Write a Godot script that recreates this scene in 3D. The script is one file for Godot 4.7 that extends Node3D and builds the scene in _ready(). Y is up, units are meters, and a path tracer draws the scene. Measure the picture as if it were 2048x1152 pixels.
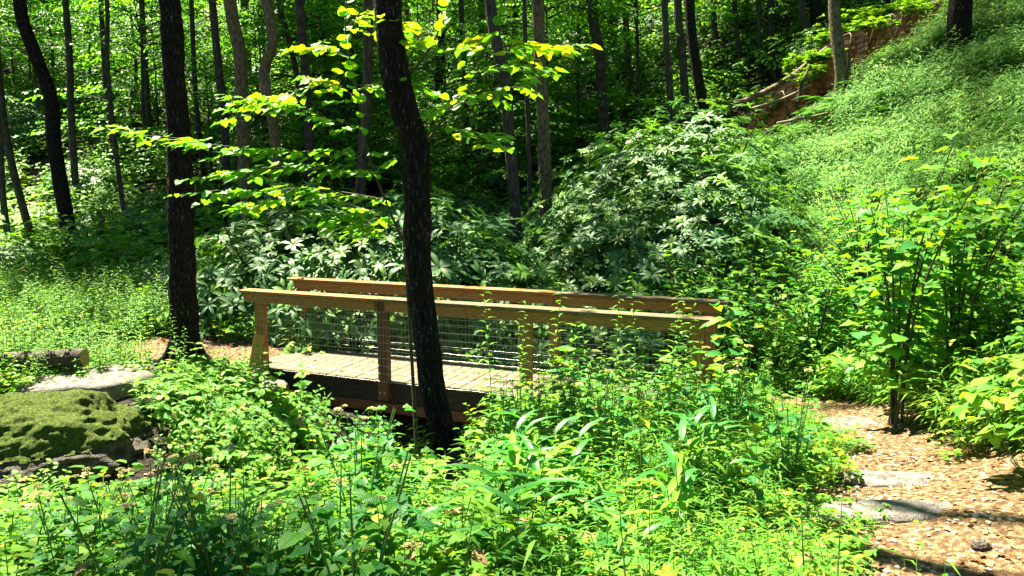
extends Node3D
# A timber footbridge over a creek in a sunlit forest clearing. x right, y up, z towards the viewer; "depth" d below is -z.

var R := RandomNumberGenerator.new()
var M := {}
var numbers := {}
var triangles := 0
var bumps := FastNoiseLite.new()
var fine := FastNoiseLite.new()

# ------------------------------------------------------------------ mesh helpers
class Surf:
	var v := PackedVector3Array()
	var n := PackedVector3Array()
	var uv := PackedVector2Array()
	var i := PackedInt32Array()

func surf(dst: Dictionary, key: String) -> Surf:
	if not dst.has(key):
		dst[key] = Surf.new()
	return dst[key]

func app(dst: Dictionary, src: Dictionary, xf: Transform3D, key := "") -> void:
	var turn := Transform3D(xf.basis.orthonormalized(), Vector3.ZERO)
	for k in src:
		var s: Surf = src[k]
		var t := surf(dst, key if key != "" else k)
		var off := t.v.size()
		t.v.append_array(xf * s.v)
		t.n.append_array(turn * s.n)
		t.uv.append_array(s.uv)
		var si := s.i
		var more := PackedInt32Array()
		more.resize(si.size())
		for j in si.size():
			more[j] = si[j] + off
		t.i.append_array(more)

func tri(s: Surf, a: int, b: int, c: int) -> void:
	# clockwise seen from the side the normals point to
	var f := (s.v[b] - s.v[a]).cross(s.v[c] - s.v[a])
	if f.dot(s.n[a] + s.n[b] + s.n[c]) > 0.0:
		s.i.append_array(PackedInt32Array([a, c, b]))
	else:
		s.i.append_array(PackedInt32Array([a, b, c]))

func poly(dst: Dictionary, key: String, pts: Array, inside: Vector3, uvs := []) -> void:
	var s := surf(dst, key)
	var nn: Vector3 = (pts[1] - pts[0]).cross(pts[2] - pts[0]).normalized()
	var mid := Vector3.ZERO
	for p in pts:
		mid += p
	if nn.dot(mid / pts.size() - inside) < 0.0:
		nn = -nn
	var o := s.v.size()
	for k in pts.size():
		s.v.append(pts[k]); s.n.append(nn); s.uv.append(uvs[k] if uvs else Vector2.ZERO)
	for k in range(1, pts.size() - 1):
		tri(s, o, o + k, o + k + 1)

func box(dst: Dictionary, key: String, c: Vector3, size: Vector3, b := 0.004, basis := Basis()) -> void:
	var h := size / 2.0
	b = minf(b, minf(h.x, minf(h.y, h.z)) * 0.6)
	var g := h - Vector3(b, b, b)
	var xf := Transform3D(basis, c)
	for ax in 3:
		var u := (ax + 1) % 3
		var w := (ax + 2) % 3
		for s in [-1.0, 1.0]:
			var q := []
			for e in [[-1.0, -1.0], [1.0, -1.0], [1.0, 1.0], [-1.0, 1.0]]:
				var p := Vector3.ZERO
				p[ax] = s * h[ax]; p[u] = e[0] * g[u]; p[w] = e[1] * g[w]
				q.append(xf * p)
			poly(dst, key, q, c)
		for s in [-1.0, 1.0]:
			for t in [-1.0, 1.0]:
				var q := []
				for e in [-1.0, 1.0]:
					var p := Vector3.ZERO
					p[ax] = e * g[ax]; p[u] = s * h[u]; p[w] = t * g[w]
					var p2 := p
					p2[u] = s * g[u]; p2[w] = t * h[w]
					if e < 0.0:
						q = [xf * p, xf * p2]
					else:
						q.append(xf * p2); q.append(xf * p)
				poly(dst, key, q, c)
	for sx in [-1.0, 1.0]:
		for sy in [-1.0, 1.0]:
			for sz in [-1.0, 1.0]:
				poly(dst, key, [xf * Vector3(sx * h.x, sy * g.y, sz * g.z), xf * Vector3(sx * g.x, sy * h.y, sz * g.z), xf * Vector3(sx * g.x, sy * g.y, sz * h.z)], c)

func tube(dst: Dictionary, key: String, pts: Array, radii: Array, sides := 6, rough := 0.0, caps := false) -> void:
	if radii.size() != pts.size():
		radii = fit_radii(radii, pts.size())
	var s := surf(dst, key)
	var o := s.v.size()
	var side := Vector3.RIGHT
	for k in pts.size():
		var along: Vector3 = (pts[mini(k + 1, pts.size() - 1)] - pts[maxi(k - 1, 0)]).normalized()
		side = (side - along * side.dot(along))
		if side.length() < 0.1:
			side = Vector3.FORWARD - along * along.z * -1.0
		side = side.normalized()
		var up := side.cross(along)
		for j in sides + 1:
			var a := TAU * (j % sides) / sides
			var nn := side * cos(a) + up * sin(a)
			var rr: float = radii[k]
			if rough > 0.0:
				var p0: Vector3 = pts[k] + nn * rr
				rr *= 1.0 + rough * (fine.get_noise_3d(p0.x * 9.0, p0.y * 4.0, p0.z * 9.0) + 0.6 * fine.get_noise_3d(p0.x * 31.0, p0.y * 9.0, p0.z * 31.0) + 0.5 * fine.get_noise_3d(p0.x * 70.0, p0.y * 8.0, p0.z * 70.0))
			s.v.append(pts[k] + nn * rr); s.n.append(nn); s.uv.append(Vector2(float(j) / sides, k * 0.3))
	for k in pts.size() - 1:
		for j in sides:
			var a := o + k * (sides + 1) + j
			tri(s, a, a + 1, a + sides + 1)
			tri(s, a + 1, a + sides + 2, a + sides + 1)
	if caps:
		for e in [0, pts.size() - 1]:
			var ring := []
			for j in sides:
				ring.append(s.v[o + e * (sides + 1) + j])
			poly(dst, key, ring, pts[1 if e == 0 else pts.size() - 2])

func smooth_curve(pts: Array, step: float) -> Array:
	var c := Curve3D.new()
	for k in pts.size():
		var t: Vector3 = (pts[mini(k + 1, pts.size() - 1)] - pts[maxi(k - 1, 0)]) / 6.0
		c.add_point(pts[k], -t, t)
	c.bake_interval = step
	var out := []
	var n := maxi(2, int(c.get_baked_length() / step))
	for k in n + 1:
		out.append(c.sample_baked(c.get_baked_length() * k / n, true))
	return out

# A leaf of length 1 along +z, facing +y: stations are [t, half width].
func leaf(key: String, stations: Array, fold: float, droop: float, wave := 0.0) -> Dictionary:
	var dst := {}
	var s := surf(dst, key)
	var rows := []
	for st in stations:
		var t: float = st[0]
		var w: float = st[1]
		var y := -droop * t * t + 0.3 * droop * t
		var slope := 2.0 * droop * t - 0.3 * droop
		var row := [s.v.size()]
		s.v.append(Vector3(0, y, t)); s.n.append(Vector3(0, 1, slope).normalized()); s.uv.append(Vector2(0.5, t))
		if w > 0.0:
			for sg in [-1.0, 1.0]:
				var lift := fold * w + wave * sin(t * 14.0 + sg) * w
				row.append(s.v.size())
				s.v.append(Vector3(sg * w, y + lift, t)); s.n.append(Vector3(-sg * fold, 1, slope).normalized()); s.uv.append(Vector2(0.5 + sg * 0.5, t))
		rows.append(row)
	for k in rows.size() - 1:
		var a: Array = rows[k]
		var b: Array = rows[k + 1]
		for e in [1, 2]:
			if a.size() > 1 and b.size() > 1:
				tri(s, a[0], a[e], b[0]); tri(s, a[e], b[e], b[0])
			elif b.size() > 1:
				tri(s, a[0], b[e], b[0])
			elif a.size() > 1:
				tri(s, a[0], a[e], b[0])
	return dst

# Turns +z to `along` with +y as near to `up` as can be.
func aim(at: Vector3, along: Vector3, up: Vector3, size: Vector3) -> Transform3D:
	var z := along.normalized()
	var x := up.cross(z)
	if x.length() < 0.01:
		x = Vector3(z.z, 0, -z.x) + Vector3(0.01, 0, 0)
	x = x.normalized()
	return Transform3D(Basis(x * size.x, z.cross(x) * size.y, z * size.z), at)

func mesh_of(t: Dictionary) -> ArrayMesh:
	var m := ArrayMesh.new()
	for k in t:
		var s: Surf = t[k]
		if s.i.is_empty():
			continue
		var a := []
		a.resize(Mesh.ARRAY_MAX)
		a[Mesh.ARRAY_VERTEX] = s.v; a[Mesh.ARRAY_NORMAL] = s.n; a[Mesh.ARRAY_TEX_UV] = s.uv; a[Mesh.ARRAY_INDEX] = s.i
		m.add_surface_from_arrays(Mesh.PRIMITIVE_TRIANGLES, a)
		triangles += s.i.size() / 3
		m.surface_set_material(m.get_surface_count() - 1, M[k])
	return m

# ------------------------------------------------------------------ scene helpers
func numbered(called: String) -> String:
	numbers[called] = numbers.get(called, -1) + 1
	return called if numbers[called] == 0 else "%s_%03d" % [called, numbers[called]]

func tag(o: Node, label: String, category := "", group := "", kind := "") -> void:
	if label: o.set_meta("label", label)
	if category: o.set_meta("category", category)
	if group: o.set_meta("group", group)
	if kind: o.set_meta("kind", kind)

func thing(called: String, at: Vector3, label: String, category: String, group := "") -> Node3D:
	var o := Node3D.new()
	o.name = numbered(called)
	add_child(o)
	o.position = at
	tag(o, label, category, group)
	return o

func part(called: String, what, parent: Node, kind := "") -> MeshInstance3D:
	var o := MeshInstance3D.new()
	o.name = called if parent != self else numbered(called)
	o.mesh = what if what is Mesh else mesh_of(what)
	parent.add_child(o, true)
	if kind: o.set_meta("kind", kind)
	return o

func stuff(called: String, mesh: Mesh, places: Array, label: String, category: String) -> void:
	if places.is_empty():
		return
	var mm := MultiMesh.new()
	mm.transform_format = MultiMesh.TRANSFORM_3D
	mm.mesh = mesh
	mm.instance_count = places.size()
	for k in places.size():
		mm.set_instance_transform(k, places[k])
	var o := MultiMeshInstance3D.new()
	o.multimesh = mm
	o.name = numbered(called)
	add_child(o)
	tag(o, label, category, "", "stuff")

func rnd(a: float, b: float) -> float:
	return R.randf_range(a, b)

# ------------------------------------------------------------------ terrain
func lin(t: float, xs: Array, ys: Array) -> float:
	if t <= xs[0]:
		return ys[0]
	for k in range(1, xs.size()):
		if t < xs[k]:
			return lerpf(ys[k - 1], ys[k], (t - xs[k - 1]) / (xs[k] - xs[k - 1]))
	return ys[-1]

func creek_x(d: float) -> float:
	return lin(d, [2.0, 4.0, 5.5, 7.0, 8.5, 9.5, 11.0, 13.0, 16.0, 22.0, 40.0], [-5.4, -4.0, -2.8, -2.0, -1.0, -0.1, 0.9, 1.6, 1.2, -1.5, -6.0])

func toe_x(d: float) -> float:
	return lin(d, [0.0, 3.0, 5.0, 8.0, 10.0, 13.0, 16.0, 20.0, 30.0], [2.9, 3.0, 3.5, 4.3, 4.0, 3.2, 1.8, 1.2, 0.0])

func soft(t: float, k := 0.6) -> float:
	return t if t > 12.0 * k else k * log(1.0 + exp(t / k))

func ground(x: float, d: float) -> float:
	var y := 0.88 - 0.115 * clampf(d, -3.0, 8.0) + 0.04 * maxf(d - 9.0, 0.0)
	y += soft(x - toe_x(d)) * 0.72 * lin(d, [16.0, 22.0, 40.0], [1.0, 0.82, 0.5])
	y += 0.5 * soft(d - 20.0, 2.0)
	var away := absf(x - creek_x(d))
	var w := lin(d, [0.0, 4.0, 7.0, 9.0, 12.0, 16.0, 22.0], [0.9, 1.1, 1.35, 1.6, 1.4, 1.0, 0.6])
	y -= lin(d, [2.0, 5.0, 7.0, 9.0, 12.0, 16.0, 22.0], [1.0, 1.3, 1.3, 1.2, 1.0, 0.6, 0.2]) * exp(-away * away / (w * w))
	y -= 0.75 * clampf((creek_x(d) - x - 0.3) / 1.2, 0.0, 1.0) * clampf((8.4 - d) / 1.6, 0.0, 1.0)
	var tx := x + 0.53
	var td := d - 6.0
	y += 0.12 * exp(-(tx * tx + td * td) / 0.5)
	var q := Vector2(x - BRIDGE_AT.x, -d - BRIDGE_AT.z).rotated(-BRIDGE_TURN)
	if q.x > -2.0 and q.x < 8.0 and q.y > -3.5 and q.y < 2.5:
		# the ground meets the ends of the deck and keeps below it in between
		var over := clampf(1.0 - maxf(absf(q.y + 0.6) - 0.9, 0.0) / 0.9, 0.0, 1.0)
		var cap := lin(q.x, [-2.0, -0.35, 0.4, 5.2, 5.95, 8.0], [0.4, -0.02, -0.42, -0.42, -0.0, 0.5])
		y = lerpf(y, minf(y, cap - 0.04), over)
	y += 0.05 * bumps.get_noise_2d(x, d) + 0.25 * clampf((d - 14.0) / 20.0, 0.0, 1.0) * bumps.get_noise_2d(x * 0.25 + 40.0, d * 0.25)
	return y

func on_ground(x: float, d: float, lift := 0.0) -> Vector3:
	return Vector3(x, ground(x, d) + lift, -d)

var path_line := [Vector2(1.75, 0.5), Vector2(1.85, 2.0), Vector2(2.05, 3.3), Vector2(2.4, 4.15), Vector2(2.85, 5.1), Vector2(3.2, 6.0), Vector2(3.25, 6.9), Vector2(2.9, 7.7), Vector2(2.2, 7.95)]
var path_line_2 := [Vector2(-3.3, 10.35), Vector2(-4.2, 10.55), Vector2(-5.4, 10.75), Vector2(-7.0, 10.5), Vector2(-9.0, 10.6), Vector2(-13.0, 11.5)]

func path_gap(x: float, d: float) -> float:
	var p := Vector2(x, d)
	var best := 99.0
	for line in [path_line, path_line_2]:
		for k in line.size() - 1:
			best = minf(best, p.distance_to(Geometry2D.get_closest_point_to_segment(p, line[k], line[k + 1])))
	return best

const BRIDGE_AT := Vector3(-3.3, 0.0, -9.85)
const BRIDGE_TURN := 0.385   # radians

func in_bridge(x: float, d: float, margin := 0.1) -> bool:
	var p := Vector2(x - BRIDGE_AT.x, -d - BRIDGE_AT.z).rotated(-BRIDGE_TURN)
	return p.x > -0.5 and p.x < 6.4 and p.y < margin and p.y > -1.25 - margin

# ------------------------------------------------------------------ materials
func lin_col(r: float, g: float, b: float) -> Color:
	return Color(r, g, b).linear_to_srgb()

func foliage(key: String, c: Array, through: Array, rough := 0.45, spec := 0.5, relief := false) -> void:
	var m := StandardMaterial3D.new()
	m.resource_name = key
	m.albedo_color = lin_col(c[0], c[1], c[2])
	m.roughness = rough
	m.metallic_specular = spec
	m.cull_mode = BaseMaterial3D.CULL_DISABLED
	m.backlight_enabled = true
	m.backlight = lin_col(through[0], through[1], through[2])
	if relief:
		m.heightmap_enabled = true
		m.heightmap_texture = vein_texture
		m.heightmap_scale = 0.35
	M[key] = m

var vein_texture: ImageTexture

func make_veins() -> void:
	var im := Image.create(128, 256, false, Image.FORMAT_RGB8)
	for y in 256:
		for x in 128:
			var u := absf(x / 127.0 - 0.5) * 2.0
			var v := y / 255.0
			var mid := exp(-u * u * 260.0)
			var w := fposmod((v - u * 0.16) * 9.0, 1.0) - 0.5
			var sidev := exp(-w * w * 60.0) * (1.0 - u * 0.6)
			var f := clampf(0.75 - 0.6 * mid - 0.4 * sidev, 0.0, 1.0)
			im.set_pixel(x, y, Color(f, f, f))
	vein_texture = ImageTexture.create_from_image(im)

func noise_tex(kind: int, freq: float, octaves: int, ramp: Array, size := 512, sd := 1, normal := false) -> NoiseTexture2D:
	var n := FastNoiseLite.new()
	n.noise_type = kind
	n.frequency = freq
	n.fractal_octaves = octaves
	n.seed = sd
	if kind == FastNoiseLite.TYPE_CELLULAR:
		n.cellular_return_type = FastNoiseLite.RETURN_DISTANCE
	var t := NoiseTexture2D.new()
	t.noise = n
	t.width = size
	t.height = size
	t.seamless = true
	t.as_normal_map = normal
	if ramp:
		var g := Gradient.new()
		var offs := PackedFloat32Array()
		var cols := PackedColorArray()
		for e in ramp:
			offs.append(e[0]); cols.append(lin_col(e[1], e[2], e[3]))
		g.offsets = offs
		g.colors = cols
		t.color_ramp = g
	return t

func solid(key: String, tex: Texture2D, relief: Texture2D, cm: float, scale: Vector3, rough: float, world := false, tint := Color.WHITE, spec := 0.4) -> StandardMaterial3D:
	var m := StandardMaterial3D.new()
	m.resource_name = key
	m.albedo_color = tint
	m.albedo_texture = tex
	m.roughness = rough
	m.metallic_specular = spec
	m.uv1_triplanar = true
	m.uv1_world_triplanar = world
	m.uv1_scale = scale
	if relief:
		m.heightmap_enabled = true
		m.heightmap_texture = relief
		m.heightmap_scale = cm
	M[key] = m
	return m

func plain(key: String, c: Array, rough := 0.6, metal := 0.0) -> void:
	var m := StandardMaterial3D.new()
	m.resource_name = key
	m.albedo_color = lin_col(c[0], c[1], c[2])
	m.roughness = rough
	m.metallic = metal
	M[key] = m

func make_materials() -> void:
	make_veins()
	var S := FastNoiseLite.TYPE_SIMPLEX_SMOOTH
	var C := FastNoiseLite.TYPE_CELLULAR
	# leaves: base colours and the light they let through
	foliage("rhodo", [0.048, 0.135, 0.034], [0.03, 0.1, 0.008], 0.5, 0.36)
	foliage("rhodo_new", [0.085, 0.2, 0.022], [0.10, 0.22, 0.008], 0.45, 0.4)
	foliage("herb", [0.036, 0.145, 0.010], [0.12, 0.31, 0.006], 0.6, 0.33)
	foliage("herb_light", [0.082, 0.2, 0.012], [0.21, 0.41, 0.006], 0.6, 0.33)
	foliage("herb_yellow", [0.17, 0.235, 0.012], [0.38, 0.46, 0.006], 0.6, 0.33)
	foliage("hydrangea", [0.018, 0.115, 0.018], [0.04, 0.22, 0.01], 0.5, 0.36, true)
	foliage("hydrangea_light", [0.05, 0.18, 0.014], [0.12, 0.34, 0.008], 0.5, 0.36, true)
	foliage("grass", [0.024, 0.13, 0.020], [0.05, 0.24, 0.01], 0.45, 0.4)
	foliage("sapling_leaf", [0.05, 0.17, 0.010], [0.22, 0.52, 0.006], 0.45, 0.4, true)
	foliage("sapling_yellow", [0.15, 0.22, 0.010], [0.5, 0.6, 0.006], 0.45, 0.4, true)
	foliage("canopy", [0.02, 0.11, 0.010], [0.08, 0.28, 0.008], 0.5, 0.38)
	foliage("canopy_light", [0.055, 0.19, 0.014], [0.2, 0.48, 0.008], 0.5, 0.38)
	foliage("fern", [0.04, 0.16, 0.012], [0.09, 0.28, 0.006], 0.55, 0.35)
	foliage("flower", [0.24, 0.24, 0.07], [0.15, 0.15, 0.05], 0.8, 0.2)
	foliage("flower_white", [0.4, 0.38, 0.22], [0.15, 0.15, 0.1], 0.8, 0.2)
	foliage("dead_leaf", [0.13, 0.06, 0.022], [0.06, 0.03, 0.01], 0.7, 0.3)
	foliage("dead_leaf_pale", [0.26, 0.17, 0.075], [0.08, 0.05, 0.02], 0.7, 0.3)
	plain("stem", [0.09, 0.17, 0.035], 0.5)
	plain("stem_brown", [0.05, 0.035, 0.02], 0.7)
	plain("stem_pale", [0.16, 0.12, 0.07], 0.7)
	plain("chip", [0.3, 0.27, 0.22], 0.85)
	plain("wire", [0.55, 0.55, 0.52], 0.35, 0.8)
	plain("bolt", [0.5, 0.5, 0.5], 0.35, 0.9)
	# bark
	var bark_relief := noise_tex(C, 0.03, 3, [], 512, 3)
	var bark := noise_tex(S, 0.022, 5, [[0.0, 0.006, 0.005, 0.004], [0.45, 0.014, 0.011, 0.009], [0.66, 0.026, 0.022, 0.017], [0.80, 0.035, 0.032, 0.024], [0.85, 0.2, 0.21, 0.16], [1.0, 0.3, 0.3, 0.24]], 512, 5)
	solid("bark_dark", bark, bark_relief, 6.0, Vector3(3.4, 0.8, 3.4), 0.95, false, Color.WHITE, 0.25)
	var bark2 := noise_tex(S, 0.015, 5, [[0.0, 0.014, 0.012, 0.009], [0.5, 0.045, 0.037, 0.027], [0.8, 0.09, 0.08, 0.055], [1.0, 0.16, 0.15, 0.11]], 512, 9)
	solid("bark", bark2, bark_relief, 1.6, Vector3(1.6, 0.5, 1.6), 0.9)
	var bark3 := noise_tex(S, 0.02, 5, [[0.0, 0.03, 0.022, 0.012], [0.5, 0.11, 0.083, 0.045], [0.8, 0.2, 0.155, 0.085], [1.0, 0.28, 0.24, 0.15]], 512, 11)
	solid("bark_tan", bark3, bark_relief, 1.6, Vector3(1.8, 0.6, 1.8), 0.9)
	# timber
	var grain := noise_tex(S, 0.02, 5, [[0.0, 0.08, 0.03, 0.007], [0.3, 0.23, 0.105, 0.022], [0.5, 0.36, 0.18, 0.042], [0.6, 0.18, 0.075, 0.016], [0.8, 0.36, 0.19, 0.048], [1.0, 0.42, 0.26, 0.09]], 512, 21)
	var grain_relief := noise_tex(S, 0.03, 4, [], 512, 22)
	solid("timber_x", grain, grain_relief, 0.25, Vector3(0.5, 5, 5), 0.62)
	solid("timber_y", grain, grain_relief, 0.25, Vector3(5, 0.5, 5), 0.62)
	var fresh := noise_tex(S, 0.02, 5, [[0.0, 0.3, 0.15, 0.03], [0.5, 0.44, 0.25, 0.06], [1.0, 0.52, 0.33, 0.11]], 512, 26)
	solid("timber_new", fresh, grain_relief, 0.2, Vector3(6, 0.4, 6), 0.62, false, Color(1.0, 0.98, 0.9))
	var grey := noise_tex(S, 0.02, 5, [[0.0, 0.05, 0.04, 0.022], [0.4, 0.105, 0.085, 0.05], [0.65, 0.15, 0.125, 0.08], [1.0, 0.2, 0.175, 0.12]], 512, 23)
	solid("deck", grey, grain_relief, 0.25, Vector3(7, 7, 0.4), 0.75)
	solid("cap", grey, grain_relief, 0.25, Vector3(0.4, 7, 7), 0.7, false, Color(1.0, 0.95, 0.85))
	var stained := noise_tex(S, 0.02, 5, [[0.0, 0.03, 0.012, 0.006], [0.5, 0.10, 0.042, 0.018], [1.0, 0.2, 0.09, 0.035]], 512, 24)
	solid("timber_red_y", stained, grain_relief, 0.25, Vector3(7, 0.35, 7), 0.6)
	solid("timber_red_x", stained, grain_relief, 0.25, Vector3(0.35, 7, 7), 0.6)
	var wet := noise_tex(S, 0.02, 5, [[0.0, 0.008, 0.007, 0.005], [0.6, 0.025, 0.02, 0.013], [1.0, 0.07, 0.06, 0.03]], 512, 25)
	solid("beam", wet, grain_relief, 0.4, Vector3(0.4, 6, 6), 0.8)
	# ground and stone
	var soil := noise_tex(S, 0.03, 5, [[0.0, 0.006, 0.005, 0.003], [0.5, 0.016, 0.012, 0.007], [0.75, 0.032, 0.022, 0.012], [1.0, 0.07, 0.048, 0.026]], 1024, 31)
	var grit := noise_tex(C, 0.06, 3, [], 1024, 32)
	solid("soil", soil, noise_tex(S, 0.05, 6, [], 1024, 39), 4.0, Vector3(0.43, 0.43, 0.43), 0.95, true)
	var dirt := noise_tex(S, 0.02, 7, [[0.0, 0.04, 0.022, 0.009], [0.35, 0.09, 0.052, 0.021], [0.5, 0.14, 0.088, 0.037], [0.65, 0.2, 0.142, 0.07], [0.8, 0.27, 0.205, 0.115], [1.0, 0.34, 0.28, 0.18]], 1024, 33)
	solid("dirt", dirt, grit, 2.0, Vector3(0.8, 0.8, 0.8), 0.95, true)
	var clay := noise_tex(S, 0.02, 5, [[0.0, 0.08, 0.026, 0.006], [0.45, 0.3, 0.115, 0.024], [0.7, 0.4, 0.19, 0.05], [1.0, 0.46, 0.26, 0.09]], 512, 34)
	solid("clay", clay, noise_tex(S, 0.012, 6, [], 512, 40), 14.0, Vector3(0.5, 0.5, 0.5), 0.95, true)
	var stone := noise_tex(S, 0.02, 6, [[0.0, 0.05, 0.045, 0.038], [0.5, 0.13, 0.122, 0.105], [0.8, 0.19, 0.18, 0.16], [1.0, 0.25, 0.24, 0.21]], 512, 35)
	solid("stone", stone, grit, 1.5, Vector3(0.9, 0.9, 0.9), 0.85)
	var rock := noise_tex(S, 0.02, 6, [[0.0, 0.02, 0.018, 0.013], [0.5, 0.055, 0.05, 0.038], [0.8, 0.12, 0.11, 0.08], [1.0, 0.2, 0.19, 0.14]], 512, 36)
	solid("rock", rock, grit, 3.0, Vector3(0.8, 0.8, 0.8), 0.9)
	var moss := noise_tex(S, 0.04, 5, [[0.0, 0.012, 0.022, 0.003], [0.45, 0.035, 0.062, 0.006], [0.75, 0.11, 0.15, 0.012], [1.0, 0.2, 0.23, 0.02]], 512, 37)
	solid("moss", moss, grit, 2.0, Vector3(1.5, 1.5, 1.5), 1.0)
	var cut := noise_tex(S, 0.02, 4, [[0.0, 0.2, 0.12, 0.05], [1.0, 0.45, 0.3, 0.14]], 256, 38)
	solid("cut_wood", cut, grain_relief, 0.2, Vector3(4, 4, 4), 0.8)
	var w := StandardMaterial3D.new()
	w.resource_name = "water"
	w.albedo_color = Color(lin_col(0.16, 0.085, 0.03), 0.45)
	w.transparency = BaseMaterial3D.TRANSPARENCY_ALPHA
	w.roughness = 0.06
	w.heightmap_enabled = true
	w.heightmap_texture = noise_tex(S, 0.02, 3, [], 512, 41)
	w.heightmap_scale = 1.5
	w.uv1_triplanar = true
	w.uv1_world_triplanar = true
	w.uv1_scale = Vector3(0.6, 0.6, 0.6)
	M["water"] = w

# ------------------------------------------------------------------ plant pieces
var LF := {}

func teeth(stations: Array, amount: float) -> Array:
	var out := []
	for k in stations.size():
		var st: Array = stations[k]
		out.append([st[0], st[1] * (1.0 + amount)])
		if k > 0 and k < stations.size() - 1:
			var nx: Array = stations[k + 1]
			out.append([lerpf(st[0], nx[0], 0.25), lerpf(st[1], nx[1], 0.3) * (1.0 - amount * 1.6)])
	return out

func make_leaves() -> void:
	for k in 3:
		var f: float = [0.12, 0.28, 0.5][k]
		var dr: float = [0.15, 0.45, 0.3][k]
		var wv: float = [0.05, 0.12, 0.2][k]
		add_leaf("tiny", leaf("herb", [[0.0, 0.0], [0.45, 0.28], [1.0, 0.0]], f, dr))
		add_leaf("ovate", leaf("herb", [[0.0, 0.0], [0.16, 0.22], [0.42, 0.3], [0.72, 0.2], [1.0, 0.0]], f, dr, wv))
		add_leaf("broad", leaf("herb", teeth([[0.0, 0.0], [0.05, 0.2], [0.2, 0.36], [0.4, 0.41], [0.62, 0.33], [0.82, 0.17], [1.0, 0.0]], 0.05), f, dr, wv * 1.5))
		add_leaf("lobed", leaf("herb", [[0.0, 0.0], [0.04, 0.24], [0.14, 0.46], [0.26, 0.27], [0.42, 0.43], [0.52, 0.24], [0.74, 0.2], [0.84, 0.1], [1.0, 0.0]], f, dr, wv))
		add_leaf("lance", leaf("herb", [[0.0, 0.0], [0.25, 0.11], [0.55, 0.12], [1.0, 0.0]], f, dr + 0.2))
		add_leaf("blade", leaf("herb", [[0.0, 0.03], [0.15, 0.085], [0.4, 0.09], [0.7, 0.06], [1.0, 0.0]], f, dr + 0.4))
		add_leaf("thin", leaf("herb", [[0.0, 0.02], [0.3, 0.07], [1.0, 0.0]], 0.2, dr + 0.2))
		add_leaf("rhodo", leaf("rhodo", [[0.0, 0.03], [0.35, 0.13], [0.7, 0.14], [1.0, 0.0]], f * 0.6, dr + 0.1))
		add_leaf("pinna", leaf("fern", [[0.0, 0.14], [0.5, 0.12], [1.0, 0.0]], 0.1, 0.2))

func add_leaf(called: String, t: Dictionary) -> void:
	if not LF.has(called):
		LF[called] = []
	LF[called].append(t)

func any_leaf(called: String) -> Dictionary:
	return LF[called][R.randi() % 3]

func pick(keys: Array) -> String:
	return keys[R.randi() % keys.size()]

func worn(keys: Array) -> String:
	# now and then a leaf has yellowed or withered
	var q := R.randf()
	return "dead_leaf_pale" if q < 0.004 else ("herb_yellow" if q < 0.02 else pick(keys))

# a ring of drooping leaves round a shoot tip
func whorl(n: int, size: float, keys: Array, lift := 0.35) -> Dictionary:
	var t := {}
	var k := pick(keys)
	for j in n:
		var a := TAU * j / n + rnd(-0.25, 0.25)
		var tilt := lift + rnd(-0.35, 0.3)
		var along := Vector3(cos(a), tilt, sin(a))
		app(t, any_leaf("rhodo"), aim(Vector3(cos(a), 0, sin(a)) * size * 0.08, along, Vector3.UP, Vector3.ONE * size * rnd(0.75, 1.1)), k)
	return t

func rhododendron(radius: float, height: float, n: int, keys: Array, size := 0.17) -> Dictionary:
	var rings := []
	for k in 9:
		rings.append(whorl(R.randi_range(7, 10), size, keys))
	var t := {}
	for k in n:
		var u := Vector3(R.randfn(), absf(R.randfn()) * 0.9 + 0.02, R.randfn()).normalized()
		var dent := 1.0 + 0.3 * bumps.get_noise_3d(u.x * 2.5 + radius * 7.0, u.y * 2.5, u.z * 2.5 + height * 3.0)
		var r := pow(R.randf(), 0.28) * dent
		var p := Vector3(u.x * radius, u.y * height, u.z * radius) * r
		var out := (Vector3(u.x, u.y * 0.7 + 0.55, u.z) + Vector3(rnd(-.3, .3), 0, rnd(-.3, .3))).normalized()
		var side := out.cross(Vector3(rnd(-1, 1), 0.2, rnd(-1, 1))).normalized()
		app(t, rings[k % 9], Transform3D(Basis(side, out, side.cross(out)) * rnd(0.75, 1.25), p))
	return t

const LEAVES_RHODO := ["rhodo", "rhodo", "rhodo_new", "rhodo"]

func bush_stems(radius: float, height: float, n: int, key := "stem_brown") -> Dictionary:
	var t := {}
	for k in n:
		var a := rnd(0, TAU)
		var e := Vector3(cos(a) * radius * rnd(0.3, 0.8), height * rnd(0.5, 0.85), sin(a) * radius * rnd(0.3, 0.8))
		var m := e * 0.5 + Vector3(rnd(-.2, .2), rnd(-.1, .2), rnd(-.2, .2)) * radius
		tube(t, key, [Vector3(rnd(-.1, .1), -0.15, rnd(-.1, .1)), m, e], [0.03, 0.02, 0.008], 5)
	return t

# a flat spray: a twig with leaves to both sides
func spray(n: int, length: float, size: float, keys: Array, shape := "tiny", droop := 0.15) -> Dictionary:
	var t := {}
	var base_key := pick(keys)
	for j in n:
		var f := (j + 0.6) / n
		var sd := 1.0 if j % 2 == 0 else -1.0
		var p := Vector3(rnd(-.01, .01), -droop * f * f * length, f * length)
		var along := Vector3(sd * rnd(0.7, 1.0), rnd(-0.35, 0.15), rnd(0.4, 0.9))
		app(t, any_leaf(shape), aim(p, along, Vector3(rnd(-.35, .35), 1, rnd(-.35, .35)), Vector3.ONE * size * rnd(0.7, 1.15)), base_key if R.randf() < 0.7 else pick(keys))
	app(t, any_leaf(shape), aim(Vector3(0, -droop * length, length), Vector3(0, -0.2, 1), Vector3.UP, Vector3.ONE * size), base_key)
	return t

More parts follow.
